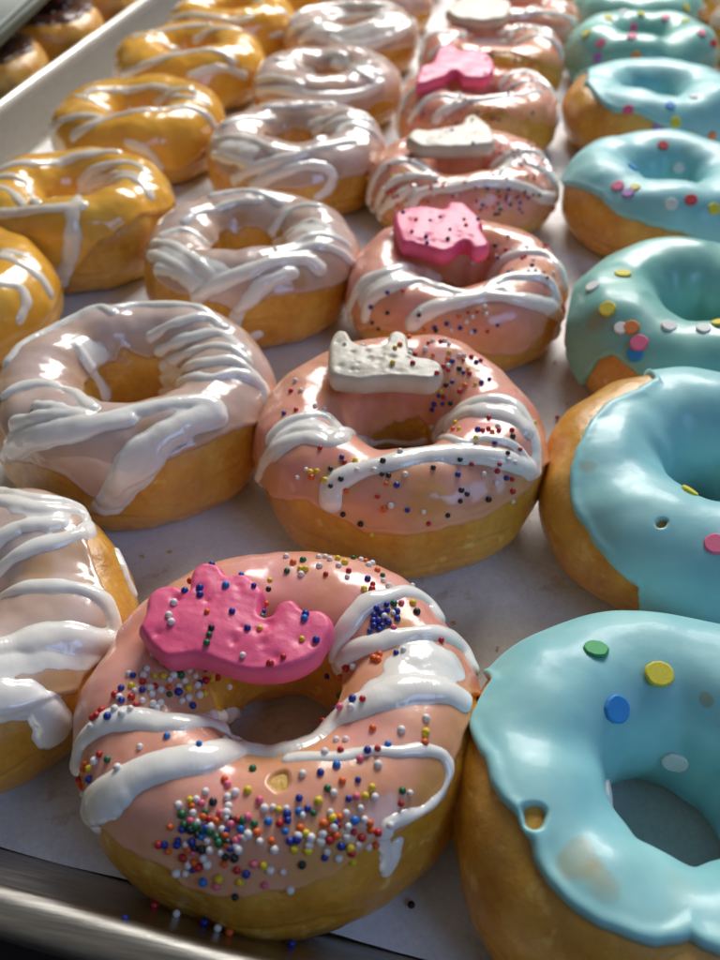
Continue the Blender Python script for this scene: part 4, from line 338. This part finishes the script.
def build_donut(key, d, label, cat, group):
    sty = key[0]; mat, t0, e0, ew, i0 = STYLE[sty]
    if key == 'B1': i0 = 225
    if key == 'W1': i0 = 200
    if key == 'P1': i0 = 150
    if key in ('B3', 'B6', 'B7'): mat = 'mint'
    nt, nph = RES.get(key, (220, 110))
    P, T, F = dough_grid(d, nt, nph); N = normals(P); rs = np.random.RandomState(d['seed']+77); nz = make_noise(d['seed']+3)
    root = bpy.data.objects.new('doughnut', None); C.objects.link(root); root.empty_display_size = .02
    root.location = (d['x']*CM, d['y']*CM, d.get('z', 0)*CM); root.rotation_euler = [rad(v) for v in d.get('rot', (0, 0, 0))]
    tag(root, label, cat, group)
    faces = grid_faces(nt, nph); Pf = P.reshape(-1, 3); Nf = N.reshape(-1, 3)
    mesh_np('dough', Pf, faces, M['dough'], root)
    fd = np.degrees(F); fd = (fd+120) % 360-120; td = np.degrees(T)
    th = np.linspace(0, 2*np.pi, nt, endpoint=False); ring = lambda fr, z: nz(np.stack([np.cos(th)*fr, np.sin(th)*fr, z+0*th], -1))
    E = e0+ew*1.6*ring(1.7, 1.3)+ew*.9*ring(4.5, 5.1)
    if 'edge' in d:
        ex = np.array([a for a, b in d['edge']]); ey = np.array([b for a, b in d['edge']], float)
        deg = np.degrees(th); dist = np.abs((deg[:, None]-ex[None]+180) % 360-180).min(1)
        o = np.argsort(ex); tr = np.interp(deg, ex[o], ey[o], period=360)
        w = sstep(1-(dist-14)/14); E = E*(1-w)+tr*w+w*2.2*ring(7, 2.2)*1.5
    I = i0+14*ring(1.5, 8)+10*ring(4, 9)
    rl = 1.75
    ds = np.minimum((fd-E[:, None])*rl*PI/180, (I[:, None]-fd)*rl*PI/180)
    ds = ds+.05*nz(P*3.1)
    w = .16 if t0 > .1 else .11
    Tk = t0*np.sqrt(np.clip(ds/w, 0, 1)*(2-np.clip(ds/w, 0, 1)))
    Tk = Tk+np.where(ds > 0, 1, 0)*(.35*t0*np.exp(-((ds-w*1.1)/(w*.9))**2)*np.clip(ds/(.3*w), 0, 1)+.22*t0*nz(P*.9+3)*np.clip(ds/w, 0, 1))
    hole = np.zeros_like(Tk)
    for (hx, hy, hz, hr) in d.get('bare', []):
        q = np.linalg.norm(P-np.array([hx, hy, hz]), axis=-1)+.13*nz(P*3.3)
        Tk = np.where(ds > 0, Tk*sstep((q-hr*.75)/(hr*.5))-.06*(1-sstep((q-hr*.6)/(hr*.3))), Tk)
    thick = np.clip(Tk/t0, 0, 1.3)*(1+.5*nz(P*.8+20))
    if sty in 'PW': thick = thick*(.45+.55*sstep(ds/1.3+.1))     # runs thin towards its edge
    for (hx, hy, hz, hr) in d.get('thin', []):   # places where the glaze ran thin and the dough shows through
        q = np.linalg.norm(P-np.array([hx, hy, hz]), axis=-1)+.22*nz(P*2.2); thick = thick*(.42+.58*sstep((q-hr*.45)/(hr*.9)))
    Tk = np.where(ds <= 0, -.10+0*Tk, Tk); Tk = np.where((ds <= 0) & (ds > -.12), ds*1.0, Tk)
    Tf = Tk.ravel()
    V, Fc, A = masked(Pf+Nf*Tf[:, None], faces, Tf > -.02, thick.ravel())
    gl = mesh_np('glaze', V, Fc, M[mat], root, attr=A)
    # piped icing: a rounded ridge over the glaze along each line
    Tp = np.maximum(Tf, 0); S = Pf+Nf*Tp[:, None]; tot = np.full(len(Pf), -.2)
    if d.get('strokes'):
        acc = np.full(len(Pf), -1.0); wob = .04*nz(Pf*2.3+9)+.015*nz(Pf*6)
        for kind, wd, pts in d['strokes']:
            wd = wd*WK.get(key[:2], WK.get(sty, 1))
            L = spline(pts, max(.04, wd*.3)); lo = L.min(0)-wd-.35; hi = L.max(0)+wd+.35
            idx = np.where(((Pf > lo) & (Pf < hi)).all(1))[0]
            if not len(idx): continue
            sv = np.linspace(0, 6, len(L)); ph = rs.uniform(0, 6)
            wr = wd*(1+.12*np.sin(sv*1.7+ph)+.07*np.sin(sv*4.1+ph*2))
            dm = np.full(len(idx), 9.0); wm = np.full(len(idx), wd)
            for a in range(0, len(L), 8):
                q = np.linalg.norm(Pf[idx][:, None]-L[None, a:a+8], axis=-1)/wr[None, a:a+8]
                j = q.argmin(1); qq = q[np.arange(len(idx)), j]; u = qq < dm; dm[u] = qq[u]; wm[u] = wr[a:a+8][j[u]]
            x = dm+wob[idx]/wd
            hm = min(wd*.62, .165)*HK.get(sty, 1) if kind == 's' else .045
            h = np.where(x < 1, hm*(1-np.clip(x, 0, 1)**2)**(.58 if kind == 's' else 1.3), -(x-1)*wd*.7)
            if sty in 'WP' and kind == 's':            # a thin melted skirt joins neighbouring strands
                h = np.maximum(h, .016*(1-np.clip((x-1)/SK.get(key, SK[sty]), -1, 9)))
            k = .022; old = acc[idx]
            mx = np.maximum(old, h); acc[idx] = mx+k*np.log(np.exp((old-mx)/k)+np.exp((h-mx)/k))-0*k
        acc = np.maximum(acc, -.15)+.008*nz(Pf*3.3+2); tot = acc
        Sn = S+Nf*(acc*np.ones(1))[:, None]
        V, Fc, _ = masked(Sn, faces, acc > -.015)
        mesh_np('icing_drizzle', V, Fc, M['cream'] if sty == 'C' else M['white'], root)
    top = Pf+Nf*(Tp+np.maximum(tot, 0))[:, None]
    prng = random.Random(d['seed'])
    beads = d.get('beads', []); extra = []
    for i, (c, x, y, z) in enumerate(beads):
        j = ((Pf-np.array([x, y, z]))**2).sum(1).argmin(); q = top[j]+Nf[j]*.022
        if i >= 100: extra.append((c, q)); continue
        if True:
            o = bpy.data.objects.new('sprinkle', BEAD[c]); C.objects.link(o); o.parent = root
            o.location = [float(v)*CM for v in q]; s_ = prng.uniform(.8, 1.15); o.scale = (s_, s_, s_)
    if extra:
        bm = bmesh.new(); mats = sorted({c for c, q in extra})
        for c, q in extra:
            r = bmesh.ops.create_icosphere(bm, subdivisions=2, radius=.078*prng.uniform(.8, 1.15))
            fs = {f for v in r['verts'] for f in v.link_faces}
            for v in r['verts']: v.co += Vector([float(a) for a in q])
            for f in fs: f.material_index = mats.index(c)
        o = bm_obj('sprinkles', bm, BM[mats[0]], root)
        for c in mats[1:]: o.data.materials.append(BM[c])
        o['kind'] = 'stuff'
    for (c, x, y, z, r) in d.get('discs', []):
        j = ((Pf-np.array([x, y, z]))**2).sum(1).argmin(); q = top[j]+Nf[j]*.02; n = Vector([float(v) for v in Nf[j]])
        n = (n+Vector((prng.uniform(-.15, .15), prng.uniform(-.15, .15), prng.uniform(-.1, .2)))).normalized()
        o = bpy.data.objects.new('confetti_sprinkle', DISC[c]); C.objects.link(o); o.parent = root
        o.location = [float(v)*CM for v in q]; o.rotation_euler = n.to_track_quat('Z', 'Y').to_euler(); o.scale = (r, r*prng.uniform(.9, 1.0), .36)
    return root

# ------------------------------------------------------------------ frosted cookies
def build_cookie(key, d, label):
    o2 = np.array(d['o'], float); n = len(o2); P3 = np.c_[o2, 0*o2[:, 0]]
    ring = spline(np.vstack([P3, P3[:1]]), .08)[:-1, :2]
    thk = .66
    # dense grid sheet cut by the outline, top and bottom inflated towards the rim
    step = .035 if key in ('P1', 'P2') else .06
    lo = ring.min(0)-.1; hi = ring.max(0)+.1
    nx = int((hi[0]-lo[0])/step); ny = int((hi[1]-lo[1])/step)
    gx, gy = np.meshgrid(np.linspace(lo[0], hi[0], nx), np.linspace(lo[1], hi[1], ny), indexing='ij')
    Q = np.stack([gx.ravel(), gy.ravel()], 1); R1 = ring; R2 = np.roll(ring, -1, 0)
    ins = np.zeros(len(Q), bool); dmin = np.full(len(Q), 9.0); near = np.zeros((len(Q), 2))
    for a, b in zip(R1, R2):
        cr = (a[1] > Q[:, 1]) != (b[1] > Q[:, 1])
        xi = (b[0]-a[0])*(Q[:, 1]-a[1])/(b[1]-a[1]+1e-12)+a[0]; ins ^= cr & (Q[:, 0] < xi)
        ab = b-a; t = np.clip(((Q-a)@ab)/(ab@ab+1e-12), 0, 1); c_ = a+t[:, None]*ab; dd = np.linalg.norm(Q-c_, axis=1)
        u = dd < dmin; dmin[u] = dd[u]; near[u] = c_[u]
    sd = np.where(ins, dmin, -dmin)
    # outside points next to the rim snap onto it
    snap = (~ins) & (dmin < step*1.5); Q[snap] = near[snap]; sd[snap] = 0
    ok = ins | snap; nz = make_noise(900+len(key)+ord(key[-1]))
    rr = .15; u = np.clip(sd/rr, 0, 1); dome = np.sqrt(np.clip(1-(1-u)**2, 0, 1))
    q3 = np.c_[Q, 0*Q[:, 0]]
    top = thk*.5*dome+.04*sstep(sd/.8)+.07*nz(q3*1.3)*u+.012*nz(q3*5)*u
    rs = np.random.RandomState(ord(key[-1]))
    inn = Q[sd > .18]
    for _ in range(22):
        c_ = inn[rs.randint(len(inn))]; r_ = rs.uniform(.05, .13); g = np.exp(-((Q-c_)**2).sum(1)/(r_*r_)); top -= rs.uniform(.02, .06)*g
    bot = -thk*.5*dome
    F = []; idx = np.arange(nx*ny).reshape(nx, ny)
    a = idx[:-1, :-1].ravel(); b = idx[1:, :-1].ravel(); c_ = idx[1:, 1:].ravel(); e = idx[:-1, 1:].ravel()
    q4 = np.stack([a, b, c_, e], 1); q4 = q4[ok[q4].all(1)]; n0 = len(Q)
    V = np.vstack([np.c_[Q, top], np.c_[Q, bot]]); F = np.vstack([q4, q4[:, ::-1]+n0])
    V, F, _ = masked(V, F, np.ones(len(V), bool))
    name = 'animal_cookie'
    o = mesh_np(name, V, F, M['pcookie' if d['col'] == 'pink' else 'wcookie'], None, (d['x'], d['y'], d['zt']-thk*.5))
    bm = bmesh.new(); bm.from_mesh(o.data); bmesh.ops.remove_doubles(bm, verts=bm.verts, dist=.008*CM)
    bmesh.ops.smooth_vert(bm, verts=bm.verts, factor=.5, use_axis_x=True, use_axis_y=True, use_axis_z=True)
    for f in bm.faces: f.smooth = True
    bm.to_mesh(o.data); bm.free()
    o.rotation_euler = [rad(v) for v in d.get('rot', (3, 0, 0))]
    tag(o, label, 'cookie', 'animal cookies on the pink doughnuts')
    prng = random.Random(5)
    Vt = V
    for (c, x, y) in d.get('beads', []):
        j = ((Vt[:, :2]-np.array([x, y]))**2).sum(1)-.001*Vt[:, 2]; j = int(j.argmin())
        s = bpy.data.objects.new('sprinkle', BEAD[c]); C.objects.link(s); s.parent = o
        s.location = (x*CM, y*CM, (float(Vt[j, 2])+.02)*CM); s_ = prng.uniform(.8, 1.15); s.scale = (s_,)*3
    return o
# ------------------------------------------------------------------ the trays, paper, counter
def box(bm, x0, x1, y0, y1, z0, z1):
    vs = [bm.verts.new((x, y, z)) for x in (x0, x1) for y in (y0, y1) for z in (z0, z1)]
    for f in ((0, 1, 3, 2), (4, 6, 7, 5), (0, 4, 5, 1), (2, 3, 7, 6), (0, 2, 6, 4), (1, 5, 7, 3)): bm.faces.new([vs[i] for i in f])

def tray(x0, x1, y0, y1, label, zb=-.12, ztop=2.15, slope=1.0, name='baking_tray', front=1.0, skew=0.0):
    """sheet pan swept from one profile: flat bottom, sloping wall, rolled rim; dimensions are the inside of the bottom"""
    prof = [(-.9, zb), (-.35, zb), (-.12, zb+.05), (.02, zb+.2), (slope*.5, (zb+ztop)/2), (slope, ztop-.12)]
    cx, r = slope+.38, .36
    for k in range(0, 12):
        a = math.radians(180-30*k*.9); prof.append((cx+r*math.cos(a), ztop-.05+r*math.sin(a)))
    V = []; NC = 8
    corners = [(x0, y0, 180), (x1, y0, 270), (x1, y1, 0), (x0, y1, 90)]
    ring = []
    for (x, y, a0) in corners:
        rc = 1.3
        ix = x+rc*(1 if x == x0 else -1); iy = y+rc*(1 if y == y0 else -1)
        for k in range(NC+1):
            a = math.radians(a0+90*k/NC); ring.append((ix, iy, math.cos(a), math.sin(a), rc))
    # extra points along the long sides keep the reflections soft
    bm = bmesh.new(); rows = []
    rs = random.Random(3)
    for (ix, iy, c, s, rc) in ring:
        row = []
        for p, z in prof:
            x = ix+c*(rc+p); y = iy+s*(rc+p*(front if s < 0 and p > 0 else 1))
            row.append(bm.verts.new((x, y-skew*(x+8)*(1 if s < 0 else 0), z)))
        rows.append(row)
    n = len(rows)
    for i in range(n):
        A, B = rows[i], rows[(i+1) % n]
        for k in range(len(prof)-1): bm.faces.new((A[k], B[k], B[k+1], A[k+1]))
    bm.faces.new([r_[0] for r_ in rows])
    bmesh.ops.recalc_face_normals(bm, faces=bm.faces)
    o = bm_obj(name, bm, M['metal'], None, (0, 0, 0)); tag(o, label, 'tray', 'metal baking trays'); return o

YF = 7.1
tray(-26.9, 27.5, YF, 96, 'silver metal baking tray lined with paper under the rows of glazed doughnuts', front=1.25, skew=.09)
tray(-64, -29.95+.0, 8, 96, 'silver metal tray at the upper left holding chocolate iced doughnuts', ztop=2.0, slope=.5)

# parchment sheet, curling up over the front wall
nx, ny = 150, 260
X, V_ = np.meshgrid(np.linspace(-26.6, 27.2, nx), np.linspace(0, 1, ny), indexing='ij')
nzp = make_noise(71)
y0 = YF-.09*(X+8)+.1+.12*nzp(np.stack([X*.3, 0*X, 0*X+2], -1))+.02*nzp(np.stack([X*2, 0*X, 0*X+2], -1))
Yp = y0+(95-y0)*V_**1.6; Pp = np.stack([X, Yp, 0*X], -1)
Z = np.minimum(-.05+.03*nzp(Pp*.22)+.015*nzp(Pp*.9), 0)+.012+.04*np.exp(-((Yp-y0)/.5)**2)*(1+nzp(Pp*.4))
Vp = np.stack([X, Yp, Z], -1).reshape(-1, 3)
ii = np.arange(nx*ny).reshape(nx, ny); Fp = np.stack([ii[:-1, :-1].ravel(), ii[1:, :-1].ravel(), ii[1:, 1:].ravel(), ii[:-1, 1:].ravel()], 1)
o = mesh_np('parchment_paper', Vp, Fp, M['paper']); tag(o, 'greasy white parchment sheet lining the tray beneath the doughnuts', 'paper')

bm = bmesh.new(); bmesh.ops.create_grid(bm, x_segments=4, y_segments=4, size=200)
for v in bm.verts: v.co.z = -.6; v.co.y += 60
o = bm_obj('counter', bm, M['counter'], smooth=False); o['kind'] = 'structure'

# grey-green board lying on the chocolate doughnuts
A = np.array([-28.1, 47.6]); Bv = np.array([-30.0, 58.6]); dr = (Bv-A)/np.linalg.norm(Bv-A); nl = np.array([-dr[1], dr[0]])
bm = bmesh.new()
poly = [A-dr*12, A+dr*60, A+dr*60+nl*26, A-dr*12+nl*26]
lo = [bm.verts.new((p[0], p[1], 5.0)) for p in poly]; hi = [bm.verts.new((p[0], p[1], 6.0)) for p in poly]
bm.faces.new(lo[::-1]); bm.faces.new(hi)
for k in range(4): bm.faces.new((lo[k], lo[(k+1) % 4], hi[(k+1) % 4], hi[k]))
bmesh.ops.bevel(bm, geom=bm.edges[:], offset=.25, segments=4, affect='EDGES')
o = bm_obj('serving_board', bm, M['board']); tag(o, 'plain grey-green board in the upper left corner over the chocolate doughnuts', 'board')

# ------------------------------------------------------------------ doughnuts
GP, GW, GC, GB, GK = 'pink doughnuts with animal cookies', 'pale doughnuts with white drizzle', 'caramel doughnuts with white drizzle', 'blue doughnuts with confetti', 'chocolate doughnuts in the next tray'
LAB = {
 'P1': ('pink doughnut thick with coloured sprinkles under the large pink cookie, at the front rim', GP),
 'P2': ('pink doughnut with white drizzle holding the large white animal cookie', GP),
 'P3': ('pink drizzled doughnut under the middle pink cookie, third from the front', GP),
 'P4': ('pink drizzled doughnut under the small white cookie, fourth from the front', GP),
 'P5': ('pink glazed doughnut with white drizzle under the farthest pink cookie', GP),
 'P6': ('pink glazed doughnut with white drizzle and no cookie, behind the farthest pink cookie', GP),
 'P7': ('pink glazed doughnut under the farthest white cookie at the top edge', GP),
 'P8': ('blurred doughnut behind the farthest white cookie at the top edge', GP),
 'B1': ('light blue doughnut in the lower right corner with a blue and a yellow confetti disc', GB),
 'B2': ('light blue doughnut directly behind the one in the lower right corner', GB),
 'B3': ('pale teal doughnut with orange, pink and blue confetti clustered on its left, third blue one', GB),
 'B4': ('light blue doughnut with a red confetti disc at its back edge, fourth blue one', GB),
 'B5': ('light blue doughnut with wide bare golden front, fifth of the blue column', GB),
 'B6': ('teal doughnut strewn with yellow, pink and purple confetti, sixth of the blue column', GB),
 'B7': ('light blue doughnut at the top edge behind the one strewn with confetti', GB),
 'B8': ('farthest light blue doughnut at the very end of its column', GB),
 'W1': ('pale doughnut with thick white drips cut by the left edge beside the front pink cookie', GW),
 'W2': ('large pale doughnut with many parallel white ridges, second of the pale column', GW),
 'W3': ('pale glazed doughnut with a white drip on its golden front, third of the pale column', GW),
 'W4': ('pale glazed doughnut with a looped white drizzle, fourth of the pale column', GW),
 'W5': ('pale glazed doughnut with a narrow hole, fifth of the pale column', GW),
 'W6': ('pale doughnut under heavy white drizzle, its hole nearly hidden, sixth of its column', GW),
 'W7': ('plain looking golden doughnut at the top edge behind the pale column', GW),
 'W8': ('farthest doughnut at the end of the pale column', GW),
 'C1': ('caramel doughnut mostly cut off by the left edge, nearest of the caramel column', GC),
 'C2': ('caramel doughnut with a long white drip down its front at the left edge', GC),
 'C3': ('caramel doughnut with a long curved white line across its front, third of the caramel column', GC),
 'C4': ('bright caramel doughnut, fourth of the caramel column', GC),
 'C5': ('bright orange caramel doughnut, fifth of the caramel column', GC),
 'C6': ('farthest caramel doughnut at the top edge', GC),
 'D5': ('doughnut cut by the right edge beside the far blue doughnuts', 'doughnuts at the upper right edge'),
 'D6': ('doughnut near the upper right corner beside the farthest confetti doughnuts', 'doughnuts at the upper right edge'),
 'D7': ('farthest doughnut at the upper right corner', 'doughnuts at the upper right edge'),
 'K1': ('chocolate iced doughnut beside the silver rim, nearest one at the left edge', GK),
 'K2': ('chocolate iced doughnut beside the silver rim, second from the left edge', GK),
 'K3': ('chocolate iced doughnut beside the silver rim with blue and white sprinkles', GK),
 'K4': ('farthest chocolate iced doughnut beside the end of the silver rim', GK),
}
prk = random.Random(12)
for key, d in DONUTS.items():
    if key[0] == 'K' and 'beads' not in d:
        B = []
        for _ in range(40):
            a = prk.uniform(0, 6.28); r = prk.uniform(1.9, 4.1)
            B.append([prk.choice('wwbllrp'), r*math.cos(a), r*math.sin(a), 3.3])
        d['beads'] = B
    d.update(TWEAK.get(key, {}))
    build_donut(key, d, LAB[key][0], 'doughnut', LAB[key][1])
CL = {'P1': 'large pink frosted animal cookie dotted with sprinkles on the front doughnut',
      'P2': 'large white frosted animal cookie on the second pink doughnut from the front',
      'P3': 'pink frosted animal cookie on the third pink doughnut, middle of the three pink cookies',
      'P4': 'small white frosted animal cookie on the fourth pink doughnut',
      'P5': 'small bright pink frosted cookie, farthest of the pink cookies',
      'P7': 'blurred white frosted cookie at the top edge, farthest of all cookies'}
for key, d in COOKIES.items():
    d.update(CTWEAK.get(key, {}))
    build_cookie(key, d, CL[key])

# crumbs fallen on the paper
crs = random.Random(44)
crumbs = bmesh.new()
for _ in range(110):
    x = crs.uniform(-16, 12); y = crs.uniform(7.5, 60)
    if any((x-d['x'])**2+(y-d['y'])**2 < (d['D']*.4)**2 for d in DONUTS.values()): continue
    rr_ = crs.uniform(.02, .06)
    r_ = bmesh.ops.create_icosphere(crumbs, subdivisions=2, radius=rr_)
    for v in r_['verts']: v.co *= crs.uniform(.75, 1.2); v.co += Vector((x, y, rr_*.6))
o = bm_obj('crumbs', crumbs, M['dough']); tag(o, 'tiny golden crumbs scattered over the parchment paper', 'crumbs', None, 'stuff')

# loose sprinkles on the paper and tray
LL = ['black sprinkle alone on the paper right of the front doughnut', 'red sprinkle near the front rim, left of the others spilled there', 'dark blue sprinkle lying leftmost on the front tray wall',
      'white sprinkle on the tray wall, leftmost of the white ones', 'dark blue sprinkle between the two leftmost white ones under the front doughnut', 'white sprinkle touching the orange one under the front doughnut',
      'orange sprinkle spilled under the front doughnut', 'white sprinkle beside the yellow one at the foot of the front doughnut', 'yellow sprinkle at the foot of the front doughnut',
      'dark blue sprinkle right of the yellow one at the foot of the front doughnut', 'dark blue sprinkle rightmost at the foot of the front doughnut', 'black sprinkle on the paper between the second pink and the second blue doughnut', 'red sprinkle on the paper behind the second blue doughnut']
for (c, x, y, z), lab in zip(LOOSE, LL):
    o = bpy.data.objects.new('sprinkle', BEAD[c]); C.objects.link(o); o.location = (x*CM, y*CM, (z+.075)*CM)
    tag(o, lab, 'sprinkle', 'sprinkles spilled on the tray')

# ------------------------------------------------------------------ camera and lamps
f, p, yaw, roll, hc = CAM
cd = bpy.data.cameras.new('camera'); cam = bpy.data.objects.new('camera', cd); C.objects.link(cam)
cd.sensor_fit = 'VERTICAL'; cd.sensor_height = 36; cd.lens = f/960*36; cd.clip_start = .005; cd.clip_end = 50

fw = Vector((-math.sin(yaw)*math.cos(p), math.cos(yaw)*math.cos(p), -math.sin(p))); rt = Vector((math.cos(yaw), math.sin(yaw), 0)); upv = rt.cross(fw)
rt, upv = rt*math.cos(roll)+upv*math.sin(roll), upv*math.cos(roll)-rt*math.sin(roll)
mw = Matrix((rt, upv, -fw)).transposed().to_4x4(); mw.translation = Vector((0, 0, hc*CM)); cam.matrix_world = mw
cd.dof.use_dof = True; cd.dof.focus_distance = .20; cd.dof.aperture_fstop = 16
bpy.context.scene.camera = cam

def area(name, loc, target, sx, sy, power, col):
    l = bpy.data.lights.new(name, 'AREA'); l.shape = 'RECTANGLE'; l.size = sx; l.size_y = sy; l.energy = power; l.color = col
    o = bpy.data.objects.new(name, l); C.objects.link(o); o.location = loc
    o.rotation_euler = (Vector(target)-Vector(loc)).to_track_quat('-Z', 'Y').to_euler(); return o
for a in LIGHTS: area(*a)
w = bpy.data.worlds.new('World'); bpy.context.scene.world = w; w.use_nodes = True
w.node_tree.nodes['Background'].inputs[0].default_value = WORLD[0]; w.node_tree.nodes['Background'].inputs[1].default_value = WORLD[1]
vs = bpy.context.scene.view_settings; vs.view_transform = 'Standard'; vs.look = 'None'; vs.gamma = 1; vs.exposure = EXPO
print('built in', round(_time.time()-_t0, 1))
